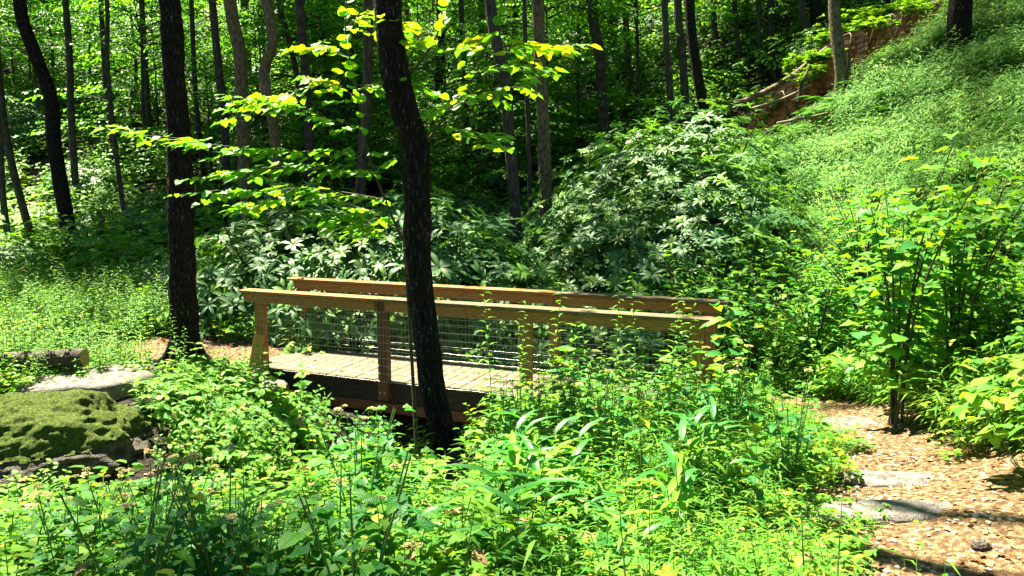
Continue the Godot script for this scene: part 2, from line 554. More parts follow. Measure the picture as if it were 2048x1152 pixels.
# understory tree: thin stem, layered horizontal sprays
func understory(height: float, spread: float, branches: int, leaf_size: float, keys: Array) -> Array:
	var sprays := []
	for k in 6:
		sprays.append(spray(11, 0.9, leaf_size, keys))
	var wood := {}
	var leaves := {}
	var bend := Vector3(rnd(-.4, .4), 0, rnd(-.4, .4))
	tube(wood, "bark", smooth_curve([Vector3(0, -0.3, 0), Vector3(0, height * 0.3, 0) + bend * 0.4, Vector3(0, height * 0.65, 0) + bend * 0.2, Vector3(0, height, 0) + bend], height / 6.0), [0.055, 0.05, 0.045, 0.04, 0.03, 0.02, 0.01, 0.01, 0.01], 6)
	for b in branches:
		var f := pow(rnd(0.0, 1.0), 0.8)
		var y := height * lerpf(0.18, 1.0, f)
		var a := b * 2.399 + rnd(-.4, .4)
		var ln := spread * (1.0 - 0.55 * f) * rnd(0.6, 1.1)
		var d := Vector3(cos(a), 0, sin(a))
		var p0 := Vector3(0, y - 0.15 * ln, 0) + bend * f * 0.6
		var p1 := p0 + d * ln * 0.5 + Vector3(0, ln * rnd(0.1, 0.25), 0)
		var p2 := p0 + d * ln + Vector3(0, ln * rnd(0.0, 0.3), 0)
		tube(wood, "bark", [p0, p1, p2], [0.02, 0.013, 0.005], 4)
		var n := int(5 + ln * 3.0)
		for k in n:
			var g := lerpf(0.25, 1.0, (k + rnd(0.2, 0.9)) / n)
			var p := p0.lerp(p1, g * 2.0) if g < 0.5 else p1.lerp(p2, g * 2.0 - 1.0)
			var turn := rnd(0.5, 1.3) * (1.0 if k % 2 == 0 else -1.0) * (1.15 - g)
			var dd := d.rotated(Vector3.UP, turn) + Vector3(0, rnd(-.15, .12), 0)
			app(leaves, sprays[R.randi() % 6], aim(p, dd, Vector3(rnd(-.25, .25), 1, rnd(-.25, .25)), Vector3.ONE * rnd(0.7, 1.15)))
	return [mesh_of(wood), mesh_of(leaves)]

func crown(radius: float, height: float, clumps: int, leaf_size: float, keys: Array) -> ArrayMesh:
	var pieces := []
	for k in 5:
		pieces.append(spray(10, 1.0, leaf_size, keys))
	var t := {}
	for k in clumps:
		var u := Vector3(R.randfn(), R.randfn() * 0.8, R.randfn()).normalized() * pow(R.randf(), 0.45)
		var c := Vector3(u.x * radius, u.y * height * 0.5, u.z * radius)
		for j in 7:
			var a := rnd(0, TAU)
			app(t, pieces[R.randi() % 5], aim(c + Vector3(rnd(-.4, .4), rnd(-.3, .3), rnd(-.4, .4)), Vector3(cos(a), rnd(-.35, .2), sin(a)), Vector3(rnd(-.4, .4), 1, rnd(-.4, .4)), Vector3.ONE * rnd(0.8, 1.3)))
	return mesh_of(t)

# herbs, each returned as pieces at the origin
func herb_opposite(h: float, nodes: int, size: float, keys: Array, shape := "ovate") -> Dictionary:
	var t := {}
	var lean := Vector3(rnd(-.2, .2), 1, rnd(-.2, .2)) * h
	tube(t, "stem", [Vector3(0, -0.05, 0), lean * 0.5 + Vector3(rnd(-.02, .02), 0, rnd(-.02, .02)), lean], [0.004, 0.003, 0.0015], 4)
	var a := rnd(0, TAU)
	for k in nodes:
		var f := lerpf(0.22, 1.0, float(k) / maxf(1, nodes - 1))
		a += PI / 2 + rnd(-.3, .3)
		for sd in [0.0, PI]:
			var along := Vector3(cos(a + sd), rnd(-.1, .45), sin(a + sd))
			app(t, any_leaf(shape), aim(lean * f + along * 0.012, along, Vector3(rnd(-.3, .3), 1, rnd(-.3, .3)), Vector3.ONE * size * (1.15 - 0.6 * absf(f - 0.55)) * rnd(0.75, 1.1)), worn(keys))
	return t

func herb_spiral(h: float, n: int, size: float, keys: Array, shape := "lance") -> Dictionary:
	var t := {}
	var lean := Vector3(rnd(-.15, .15), 1, rnd(-.15, .15)) * h
	tube(t, "stem", [Vector3(0, -0.05, 0), lean * 0.5, lean], [0.004, 0.003, 0.001], 4)
	for k in n:
		var f := lerpf(0.12, 1.0, float(k) / n)
		var a := k * 2.399 + rnd(-.3, .3)
		var along := Vector3(cos(a), rnd(0.1, 0.7), sin(a))
		app(t, any_leaf(shape), aim(lean * f, along, Vector3(0, 1, 0), Vector3.ONE * size * (1.1 - 0.65 * f) * rnd(0.8, 1.15)), pick(keys))
	return t

func herb_low(stalks: int, h: float, size: float, keys: Array, shape := "ovate") -> Dictionary:
	var t := {}
	for k in stalks:
		var a := rnd(0, TAU)
		var e := Vector3(cos(a) * rnd(0.03, 0.16), h * rnd(0.5, 1.1), sin(a) * rnd(0.03, 0.16))
		tube(t, "stem", [Vector3(0, -0.03, 0), e], [0.002, 0.001], 3)
		var b := rnd(0, TAU)
		for j in 3:
			var along := Vector3(cos(b + j * 2.1), rnd(-.15, .2), sin(b + j * 2.1))
			app(t, any_leaf(shape), aim(e, along, Vector3(rnd(-.3, .3), 1, rnd(-.3, .3)), Vector3.ONE * size * rnd(0.7, 1.2)), worn(keys))
	return t

func herb_tuft(stems: int, h: float, size: float, keys: Array) -> Dictionary:
	var t := {}
	for k in stems:
		var a := rnd(0, TAU)
		var foot := Vector3(rnd(-.1, .1), -0.03, rnd(-.1, .1))
		var e := foot + Vector3(cos(a) * h * rnd(0.05, 0.4), h * rnd(0.6, 1.1), sin(a) * h * rnd(0.05, 0.4))
		tube(t, "stem", [foot, (foot + e) * 0.5 + Vector3(0, 0.05, 0), e], [0.0015, 0.0012, 0.0008], 3)
		for j in 7:
			var f := lerpf(0.2, 1.0, j / 6.0)
			var b := a + (PI * (j % 2)) + rnd(-.6, .6)
			app(t, any_leaf("thin"), aim(foot.lerp(e, f), Vector3(cos(b), rnd(0.0, 0.6), sin(b)), Vector3.UP, Vector3.ONE * size * rnd(0.7, 1.2)), pick(keys))
	return t

func fern_mesh(fronds: int, length: float, upright: float) -> Array:
	var out := []
	for k in fronds:
		var t := {}
		var a := TAU * k / fronds + rnd(-.3, .3)
		var ln := length * rnd(0.75, 1.1)
		var d := Vector3(cos(a), 0, sin(a))
		var side := Vector3(-sin(a), 0, cos(a))
		var pts := []
		for j in 9:
			var f := j / 8.0
			pts.append(d * ln * (0.25 * f + 0.6 * f * f) + Vector3.UP * ln * upright * (1.15 * f - 0.75 * f * f * f))
		tube(t, "stem", pts, [0.003, 0.003, 0.0025, 0.0025, 0.002, 0.002, 0.0015, 0.001, 0.001], 3)
		for j in 26:
			var f := lerpf(0.16, 0.99, j / 25.0)
			var p: Vector3 = pts[int(f * 8)].lerp(pts[mini(8, int(f * 8) + 1)], f * 8 - int(f * 8))
			var w := ln * 0.24 * sin(PI * pow(f, 0.75)) + 0.01
			var fw: Vector3 = (pts[mini(8, int(f * 8) + 1)] - pts[int(minf(7, f * 8))]).normalized()
			for sd in [-1.0, 1.0]:
				app(t, any_leaf("pinna"), aim(p, side * sd + fw * 0.35 + Vector3(0, -0.1, 0), Vector3.UP, Vector3(w * 0.65 + 0.012, w, w)), "fern")
		out.append(t)
	return out

func flower_head(r: float, white: float) -> Dictionary:
	var t := {}
	for k in 46:
		var a := rnd(0, TAU)
		var q := sqrt(R.randf()) * r
		var p := Vector3(cos(a) * q, r * 0.4 * (1.0 - q * q / r / r) + rnd(-.004, .004), sin(a) * q)
		var key := "flower_white" if R.randf() < white else "flower"
		for j in 3:
			var b := rnd(0, TAU)
			app(t, any_leaf("tiny"), aim(p, Vector3(cos(b), rnd(0.1, 0.9), sin(b)), Vector3.UP, Vector3.ONE * rnd(0.008, 0.014) * (1.7 if q > r * 0.85 else 1.0)), key)
	for k in 6:
		var a := TAU * k / 6
		tube(t, "stem", [Vector3(0, -r * 1.2, 0), Vector3(cos(a) * r * 0.6, 0, sin(a) * r * 0.6)], [0.002, 0.001], 3)
	return t

# ------------------------------------------------------------------ build
func _ready() -> void:
	R.seed = 20240611
	bumps.seed = 4
	bumps.frequency = 0.9
	fine.seed = 8
	fine.frequency = 0.5
	# camera, sky, sun, exposure
	var cam := Camera3D.new()
	cam.name = "camera"
	cam.fov = 42.03
	cam.near = 0.05
	cam.far = 400.0
	add_child(cam)
	cam.position = Vector3(0, 2.35, 0)
	cam.rotation = Vector3(-0.1299, 0, 0)
	cam.current = true
	var env := Environment.new()
	env.background_mode = Environment.BG_SKY
	var sky := Sky.new()
	var sm := ProceduralSkyMaterial.new()
	sm.sky_top_color = Color(0.4, 0.54, 0.72)
	sm.sky_horizon_color = Color(0.7, 0.77, 0.82)
	sm.ground_horizon_color = Color(0.3, 0.32, 0.28)
	sm.ground_bottom_color = Color(0.12, 0.12, 0.1)
	sky.sky_material = sm
	env.sky = sky
	env.background_energy_multiplier = 0.2
	env.tonemap_mode = Environment.TONE_MAPPER_LINEAR
	env.tonemap_exposure = 6.9
	env.sdfgi_enabled = true
	env.ssao_enabled = true
	env.ssil_enabled = true
	var we := WorldEnvironment.new()
	we.name = "world_environment"
	we.environment = env
	add_child(we)
	var sun := DirectionalLight3D.new()
	sun.name = "sun"
	sun.light_energy = 1.6
	sun.light_color = Color(1.0, 0.95, 0.86)
	sun.light_angular_distance = 0.5
	sun.shadow_enabled = true
	add_child(sun)
	sun.look_at_from_position(Vector3(-0.34, 1.0, -0.3) * 50.0, Vector3.ZERO, Vector3.UP)

	make_materials()
	make_leaves()
	build_ground()
	build_creek()
	build_paths()
	build_bridge()
	build_near_trees()
	build_forest()
	build_sapling()
	build_rhododendrons()
	build_rocks_and_logs()
	build_shrubs()
	build_plants()
	build_undergrowth()
	print("built in ", Time.get_ticks_msec(), " ms, ", triangles, " triangles")

func build_ground() -> void:
	var xs := []
	var ds := []
	var v := -70.0
	while v <= 70.0:
		xs.append(v)
		v += 0.16 if absf(v) < 7.0 else (0.5 if absf(v) < 20.0 else 3.0)
	v = -14.0
	while v <= 130.0:
		ds.append(v)
		v += 0.16 if v > 0.0 and v < 13.0 else (0.5 if v < 30.0 else 3.0)
	var t := {}
	var s := surf(t, "soil")
	for d in ds:
		for x in xs:
			var y := ground(x, d)
			s.v.append(Vector3(x, y, -d))
			var e := 0.1
			s.n.append(Vector3(y - ground(x + e, d), e, ground(x, d + e) - y).normalized())
			s.uv.append(Vector2.ZERO)
	var w := xs.size()
	var ix := PackedInt32Array()
	for a in ds.size() - 1:
		for b in w - 1:
			var o := a * w + b
			ix.append_array(PackedInt32Array([o, o + w, o + 1, o + 1, o + w, o + w + 1]))
	s.i = ix
	var g := part("ground", t, self)
	tag(g, "dark forest soil rising into wooded slopes", "ground", "", "structure")

func build_creek() -> void:
	var t := {}
	var s := surf(t, "water")
	var rows := 60
	for k in rows:
		var d := 1.5 + k * 0.3
		for e in [-1.5, 1.5]:
			s.v.append(Vector3(creek_x(d) + e, -0.93 + 0.012 * maxf(0.0, d - 7.0), -d)); s.n.append(Vector3.UP); s.uv.append(Vector2.ZERO)
	for k in rows - 1:
		tri(s, k * 2, k * 2 + 1, k * 2 + 2)
		tri(s, k * 2 + 1, k * 2 + 3, k * 2 + 2)
	var c := part("creek", t, self)
	tag(c, "shallow brown creek water running under the footbridge", "creek", "", "structure")

func ribbon(line: Array, half: float, key: String, lift: float) -> Dictionary:
	var pts := []
	for p in line:
		pts.append(Vector3(p.x, 0, -p.y))
	pts = smooth_curve(pts, 0.15)
	var t := {}
	var s := surf(t, key)
	var across := 12
	for k in pts.size():
		var along: Vector3 = (pts[mini(k + 1, pts.size() - 1)] - pts[maxi(k - 1, 0)]).normalized()
		var side := Vector3(-along.z, 0, along.x)
		var w := half * (1.0 + 0.45 * bumps.get_noise_1d(k * 0.35) )
		for j in across + 1:
			var p: Vector3 = pts[k] + side * w * (j * 2.0 / across - 1.0)
			p.y = ground(p.x, -p.z) + lift - (0.05 if j == 0 or j == across else 0.0)
			s.v.append(p); s.n.append(Vector3.UP); s.uv.append(Vector2.ZERO)
	for k in pts.size() - 1:
		for j in across:
			var a := k * (across + 1) + j
			tri(s, a, a + 1, a + across + 1)
			tri(s, a + 1, a + across + 2, a + across + 1)
	return t

func slab(key: String, rx: float, rz: float, thick: float, sides := 11, jag := 0.18) -> Dictionary:
	# a flat stone with an uneven outline and rounded edge, its top at y = 0
	var t := {}
	var s := surf(t, key)
	var outline := []
	for j in sides * 3:
		var a := TAU * j / (sides * 3)
		var q := pow(pow(absf(cos(a)), 2.6) + pow(absf(sin(a)), 2.6), -1.0 / 2.6) * (1.0 + jag * fine.get_noise_2d(cos(a) * 4.0 + rx * 31.0, sin(a) * 4.0 + rz * 17.0))
		outline.append(Vector3(cos(a) * rx * q, 0, sin(a) * rz * q))
	var n := outline.size()
	var rings := [[0.35, 0.0], [0.7, 0.002], [0.93, -0.006], [1.0, -0.03], [1.02, -thick]]
	s.v.append(Vector3(0, 0.004, 0)); s.n.append(Vector3.UP); s.uv.append(Vector2.ZERO)
	for r in rings:
		for p in outline:
			var q: Vector3 = p * r[0] + Vector3(0, r[1] + 0.012 * fine.get_noise_2d(p.x * r[0] * 12.0, p.z * r[0] * 12.0 + rx * 9.0), 0)
			s.v.append(q)
			var nn := Vector3.UP if r[0] < 0.9 else ((p as Vector3).normalized() + Vector3.UP * (1.0 if r[0] < 1.0 else 0.1)).normalized()
			s.n.append(nn); s.uv.append(Vector2.ZERO)
	for j in n:
		tri(s, 0, 1 + j, 1 + (j + 1) % n)
	for r in rings.size() - 1:
		for j in n:
			var a := 1 + r * n + j
			var b := 1 + r * n + (j + 1) % n
			tri(s, a, b, a + n); tri(s, b, b + n, a + n)
	return t

func build_paths() -> void:
	var p := part("path", ribbon(path_line, 0.95, "dirt", 0.02), self)
	tag(p, "sunlit dirt footpath with stone steps down to the bridge", "path", "", "structure")
	p = part("path", ribbon(path_line_2, 0.65, "dirt", 0.02), self)
	tag(p, "narrow dirt footpath leading on from the far end of the bridge", "path", "", "structure")
	for e in [[2.32, 4.1, 0.55, 0.13, -0.06, "pale flat stone step set across the path, the longest one"], [2.68, 4.75, 0.5, 0.12, -0.1, "pale flat stone step half grown over with grass, second up from the bridge"], [2.95, 6.5, 0.4, 0.2, 0.3, "small pale stone step hidden among plants by the bridge"]]:
		var st := thing("stone_step", on_ground(e[0], e[1], 0.05), e[5], "step", "stone steps in the footpath")
		st.rotation.y = e[4]
		part("slab", slab("stone", e[2], e[3], 0.16), st)
	# gravel and dead leaves lying on the path
	var chip := {}
	poly(chip, "chip", [Vector3(-.5, 0, -.4), Vector3(.4, 0.1, -.5), Vector3(.55, 0.05, .3), Vector3(-.2, 0.1, .5)], Vector3(0, -1, 0))
	poly(chip, "chip", [Vector3(-.5, 0, -.4), Vector3(.4, .1, -.5), Vector3(.3, -.3, -.6), Vector3(-.4, -.3, -.5)], Vector3(0, -.1, 0))
	poly(chip, "chip", [Vector3(.4, .1, -.5), Vector3(.55, .05, .3), Vector3(.6, -.3, .4), Vector3(.3, -.3, -.6)], Vector3(0, -.1, 0))
	poly(chip, "chip", [Vector3(.55, .05, .3), Vector3(-.2, .1, .5), Vector3(-.3, -.3, .6), Vector3(.6, -.3, .4)], Vector3(0, -.1, 0))
	poly(chip, "chip", [Vector3(-.2, .1, .5), Vector3(-.5, 0, -.4), Vector3(-.4, -.3, -.5), Vector3(-.3, -.3, .6)], Vector3(0, -.1, 0))
	var at := []
	var dead := []
	var dead2 := []
	for k in 9000:
		var x := rnd(0.8, 4.2) if k % 3 else rnd(-9.0, -3.4)
		var d := rnd(2.2, 8.0) if k % 3 else rnd(10.0, 11.5)
		var gap := path_gap(x, d)
		if gap > 0.95:
			continue
		if R.randf() < 0.45:
			at.append(Transform3D(Basis(Vector3.UP, rnd(0, TAU)) * rnd(0.006, 0.03), on_ground(x, d, 0.024)))
		else:
			var xf := aim(on_ground(x, d, 0.028), Vector3(rnd(-1, 1), rnd(-.1, .25), rnd(-1, 1)), Vector3(rnd(-.5, .5), 1, rnd(-.5, .5)), Vector3.ONE * rnd(0.02, 0.055))
			if R.randf() < 0.5: dead.append(xf)
			else: dead2.append(xf)
	stuff("gravel", mesh_of(chip), at, "loose pale stone chips on the footpath", "gravel")
	var t := {}
	app(t, any_leaf("ovate"), Transform3D(), "dead_leaf")
	var brown := mesh_of(t)
	t = {}
	app(t, any_leaf("ovate"), Transform3D(), "dead_leaf_pale")
	var pale := mesh_of(t)
	stuff("leaf_litter", brown, dead, "brown dead leaves scattered on the footpath", "leaf litter")
	stuff("leaf_litter", pale, dead2, "pale dry leaf bits scattered on the footpath", "leaf litter")
	# leaf litter on the forest floor
	dead = []
	dead2 = []
	for k in 9000:
		var d := rnd(8.5, 30.0)
		var x := rnd(-0.75, 0.75) * d + rnd(-1, 1)
		if x > toe_x(d) + 1.0 and d < 17.0 or in_bridge(x, d) or absf(x - creek_x(d)) < 0.8:
			continue
		var xf := aim(on_ground(x, d, 0.015), Vector3(rnd(-1, 1), rnd(-.1, .3), rnd(-1, 1)), Vector3(rnd(-.5, .5), 1, rnd(-.5, .5)), Vector3.ONE * rnd(0.06, 0.13))
		if R.randf() < 0.7: dead.append(xf)
		else: dead2.append(xf)
	for k in 2500:
		var d := rnd(2.5, 9.0)
		var x := creek_x(d) + rnd(-2.4, 1.8)
		if ground(x, d) < -0.9 or in_bridge(x, d):
			continue
		var xf := aim(on_ground(x, d, 0.015), Vector3(rnd(-1, 1), rnd(-.1, .3), rnd(-1, 1)), Vector3(rnd(-.5, .5), 1, rnd(-.5, .5)), Vector3.ONE * rnd(0.04, 0.1))
		if R.randf() < 0.7: dead.append(xf)
		else: dead2.append(xf)
	stuff("leaf_litter", brown, dead, "brown dead leaves on the forest floor and creek banks", "leaf litter")
	stuff("leaf_litter", pale, dead2, "pale dead leaves on the forest floor and creek banks", "leaf litter")
	# the dark clod lying on the path
	var clod := thing("earth_clod", on_ground(2.31, 3.5, 0.04), "small dark clod of earth lying alone on the sunlit path", "clod")
	part("lump", boulder_mesh("rock", Vector3(0.045, 0.035, 0.04), 0.35, 12, 9, 3.0), clod)

func boulder_mesh(key: String, r: Vector3, rough: float, nu := 48, nv := 30, sd := 0.0, only := 0.0, lift := 0.0) -> Dictionary:
	var t := {}
	var s := surf(t, key)
	var keep := []
	for j in nv + 1:
		var th := PI * j / nv
		for k in nu + 1:
			var ph := TAU * (k % nu) / nu
			var u := Vector3(sin(th) * cos(ph), cos(th), sin(th) * sin(ph))
			var q := 1.0 + rough * (fine.get_noise_3d(u.x * 2.0 + sd, u.y * 2.0, u.z * 2.0) + 0.45 * fine.get_noise_3d(u.x * 6.0 + sd, u.y * 6.0, u.z * 6.0) + 0.2 * fine.get_noise_3d(u.x * 17.0 + sd, u.y * 17.0, u.z * 17.0))
			var flat := u
			var up_n := (u / r).normalized()
			s.v.append(flat * r * q + up_n * lift * (1.0 + 0.8 * fine.get_noise_3d(u.x * 22.0, u.y * 22.0, u.z * 22.0)))
			s.n.append(up_n); s.uv.append(Vector2.ZERO)
			keep.append(u.y * 1.1 + 0.35 * fine.get_noise_3d(u.x * 3.0 + 9.0, u.y * 3.0, u.z * 3.0) + 0.14 * fine.get_noise_3d(u.x * 24.0, u.y * 24.0, u.z * 24.0))
	# normals from the displaced shape
	var acc := PackedVector3Array()
	acc.resize(s.v.size())
	for j in nv:
		for k in nu:
			var a := j * (nu + 1) + k
			var quad := [a, a + 1, a + nu + 2, a + nu + 1]
			var fn := (s.v[quad[2]] - s.v[quad[0]]).cross(s.v[quad[3]] - s.v[quad[1]])
			if fn.dot(s.n[a]) < 0.0:
				fn = -fn
			for q in quad:
				acc[q] += fn
	for k in nv + 1:
		var a := k * (nu + 1)
		var m := acc[a] + acc[a + nu]
		acc[a] = m
		acc[a + nu] = m
	for k in acc.size():
		if acc[k].length() > 1e-9:
			acc[k] = acc[k].normalized()
		else:
			acc[k] = s.n[k]
	s.n = acc
	for j in nv:
		for k in nu:
			var a := j * (nu + 1) + k
			if only > 0.0 and (keep[a] + keep[a + nu + 2]) * 0.5 < only:
				continue
			if j > 0: tri(s, a, a + 1, a + nu + 2)
			if j < nv - 1: tri(s, a, a + nu + 2, a + nu + 1)
	return t

func build_bridge() -> void:
	var b := thing("footbridge", BRIDGE_AT, "small timber footbridge with plank deck and wire mesh railings over the creek", "bridge")
	b.rotation.y = -BRIDGE_TURN
	var near_x := [0.0, 1.88, 3.76, 5.66]
	var far_x := [-0.3, 1.68, 3.66, 5.64]
	# deck boards
	var x := -0.32
	while x < 6.0:
		var t := {}
		var w := 0.138
		box(t, "deck", Vector3(x + w / 2, -0.019 + rnd(-.002, .002), -0.59 + rnd(-.008, .008)), Vector3(w, 0.038, 1.24), 0.005, Basis(Vector3.UP, rnd(-.004, .004)))
		part("deck_board", t, b)
		x += w + 0.008
	# beams
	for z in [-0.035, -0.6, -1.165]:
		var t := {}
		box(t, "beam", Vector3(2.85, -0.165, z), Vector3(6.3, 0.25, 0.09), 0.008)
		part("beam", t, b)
	var tl := {}
	box(tl, "timber_red_x", Vector3(2.4, -0.36, -0.05), Vector3(5.0, 0.13, 0.14), 0.01)
	part("lower_beam", tl, b)
	for side in 2:
		var xs: Array = near_x if side == 0 else far_x
		var z := 0.06 if side == 0 else -1.26
		var inn := 1.0 if side == 1 else -1.0
		for k in 4:
			var t := {}
			var key := "timber_red_y" if side == 0 and k == 1 else "timber_y"  # second near post takes dark red timber, its shade put into the colour
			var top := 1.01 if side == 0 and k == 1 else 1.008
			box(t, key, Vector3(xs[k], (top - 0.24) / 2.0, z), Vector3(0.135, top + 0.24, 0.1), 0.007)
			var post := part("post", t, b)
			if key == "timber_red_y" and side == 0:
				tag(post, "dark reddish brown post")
			for e in [-0.032, 0.032]:
				var bt := {}
				tube(bt, "bolt", [Vector3(xs[k] + e, -0.14, z + 0.045 * -inn), Vector3(xs[k] + e, -0.14, z + 0.062 * -inn)], [0.013, 0.012], 10, 0.0, true)
				part("bolt", bt, post)
		# header boards on edge, just under the cap
		for seg in ([[-0.2, 1.808], [1.952, 5.74]] if side == 0 else [[-0.42, 3.66], [3.665, 5.75]]):
			var t := {}
			var zz := z + (0.072 if side == 0 else 0.072)
			box(t, "timber_x", Vector3((seg[0] + seg[1]) / 2, 0.948, zz), Vector3(seg[1] - seg[0], 0.116, 0.038), 0.005)
			part("header_board", t, b)
		for seg in ([[-0.24, 1.878], [1.882, 5.82]] if side == 0 else [[-0.5, 3.66], [3.664, 5.84]]):
			var t := {}
			box(t, "timber_x" if seg[0] < 1.0 else "cap", Vector3((seg[0] + seg[1]) / 2, 1.03, z + (0.03 if side == 0 else 0.03)), Vector3(seg[1] - seg[0], 0.038, 0.19), 0.006)
			var cp := part("cap_rail", t, b)
		# welded wire mesh, one panel to each bay
		for k in 3:
			var x0: float = xs[k]
			var x1: float = xs[k + 1]
			var wz := z + 0.054
			var t := {}
			var n := int((x1 - x0) / 0.0508)
			for j in n:
				var wx := x0 + (j + 0.5) * (x1 - x0) / n
				tube(t, "wire", [Vector3(wx, -0.02, wz), Vector3(wx + rnd(-.004, .004), 0.87, wz + 0.001)], [0.0008, 0.0008], 3)
			var panel := part("wire_panel", t, b)
			for j in 10:
				var wt := {}
				var wy := 0.005 + j * 0.0965
				var pts := []
				for q in 7:
					pts.append(Vector3(lerpf(x0, x1, q / 6.0), wy + rnd(-.004, .004), wz + 0.003 + rnd(-.003, .003)))
				tube(wt, "wire", pts, [0.0019], 4)
				part("wire", wt, panel)
	var fallen := []
	for k in 45:
		var p := Vector3(rnd(-0.2, 5.8), 0.006, rnd(-1.15, -0.05))
		fallen.append(aim(b.transform * p, Vector3(rnd(-1, 1), rnd(0.0, .2), rnd(-1, 1)), Vector3(rnd(-.3, .3), 1, rnd(-.3, .3)), Vector3.ONE * rnd(0.03, 0.07)))
	var dry := {}
	app(dry, any_leaf("ovate"), Transform3D(), "dead_leaf")
	stuff("leaf_litter", mesh_of(dry), fallen, "dead leaves lying on the bridge deck", "leaf litter")
	# the loose board that leans on the first post
	var lb := thing("leaning_board", Vector3(-3.42, -0.12, -9.62), "short new yellow board leaning against the first bridge post", "board")
	lb.rotation = Vector3(-0.12, -0.25, -0.16)
	var t2 := {}
	box(t2, "timber_new", Vector3(0, 0.3, 0), Vector3(0.14, 0.62, 0.04), 0.004)
	part("board", t2, lb)

func bark_tree(called: String, label: String, category: String, group: String, pts: Array, radii: Array, key: String, sides: int, rough: float, crown_mesh: Mesh, crown_up := 0.0) -> Node3D:
	var foot: Vector3 = pts[0]
	var o := thing(called, foot, label, category, group)
	var local := []
	for p in pts:
		local.append(p - foot)
	var t := {}
	tube(t, key, local, radii, sides, rough)
	part("trunk", t, o)
	if crown_mesh:
		var c := part("crown", crown_mesh, o, "stuff")
		c.position = local[-1] + Vector3(0, crown_up, 0)
		c.rotation.y = rnd(0, TAU)
	return o

func fit_radii(src: Array, n: int) -> Array:
	var out := []
	for k in n:
		var f := float(k) / maxf(1.0, n - 1) * (src.size() - 1)
		var a := int(f)
		out.append(lerpf(src[a], src[mini(a + 1, src.size() - 1)], f - a))
	return out

var crowns := []

func build_near_trees() -> void:
	for k in 3:
		crowns.append(crown(rnd(3.0, 3.6), rnd(6.0, 7.5), 85, 0.17, ["canopy", "canopy_light"]))
	crowns.append(crown(1.8, 4.5, 22, 0.17, ["canopy", "canopy_light"]))
	var rows := [[-0.50, -0.35, 0.17], [-0.531, 0.03, 0.135], [-0.55, 0.21, 0.112], [-0.591, 0.424, 0.106], [-0.653, 0.721, 0.104], [-0.687, 1.056, 0.104], [-0.724, 1.468, 0.106], [-0.755, 1.873, 0.1], [-0.753, 2.271, 0.106], [-0.764, 2.662, 0.108], [-0.804, 2.856, 0.114], [-0.863, 3.047, 0.112], [-0.902, 3.237, 0.11], [-0.928, 3.425, 0.106], [-0.953, 3.797, 0.106], [-1.05, 5.5, 0.1], [-1.0, 9.0, 0.09], [-1.2, 15.0, 0.06]]
	near_trunk("leaning_tree", "dark leaning tree with a bent trunk growing in front of the bridge railing", rows, 6.0, 52)
	rows = [[-4.40, -0.35, 0.3], [-4.398, 0.0, 0.25], [-4.393, 0.112, 0.211], [-4.387, 0.283, 0.185], [-4.389, 0.895, 0.172], [-4.374, 1.563, 0.162], [-4.346, 2.22, 0.158], [-4.322, 2.993, 0.145], [-4.331, 3.5, 0.135], [-4.342, 4.738, 0.132], [-4.4, 7.5, 0.125], [-4.3, 13.0, 0.11], [-4.3, 20.0, 0.095], [-4.4, 29.0, 0.06]]
	near_trunk("straight_tree", "dark straight tree with pale lichen beside the path end of the bridge", rows, 9.9, 48)

func near_trunk(called: String, label: String, rows: Array, d: float, sides: int) -> void:
	var pts := []
	var rad := []
	for r in rows:
		pts.append(Vector3(r[0], r[1], -d)); rad.append(r[2])
	var curve := smooth_curve(pts, 0.06)
	var radii := []
	for p in curve:
		var q := 0
		while q < rows.size() - 2 and rows[q + 1][1] < p.y:
			q += 1
		radii.append(lerpf(rows[q][2], rows[q + 1][2], clampf((p.y - rows[q][1]) / (rows[q + 1][1] - rows[q][1]), 0.0, 1.0)))
	var o := bark_tree(called, label, "tree", "", curve, radii, "bark_dark", sides, 0.16, crowns[3], 1.5)
	# root flare
	for k in 6:
		var a := TAU * k / 6 + rnd(-.3, .3)
		var r: float = rows[1][2]
		var t := {}
		var e := Vector3(cos(a), 0, sin(a))
		tube(t, "bark_dark", smooth_curve([Vector3(0, 0.75, 0) + e * r * 0.55, Vector3(0, 0.5, 0) + e * r * 0.9, Vector3(0, 0.36, 0) + e * r * 1.5, Vector3(0, 0.2, 0) + e * r * 2.4], 0.06), fit_radii([0.05, 0.06, 0.05, 0.02], 30), 8, 0.15)
		part("root", t, o)

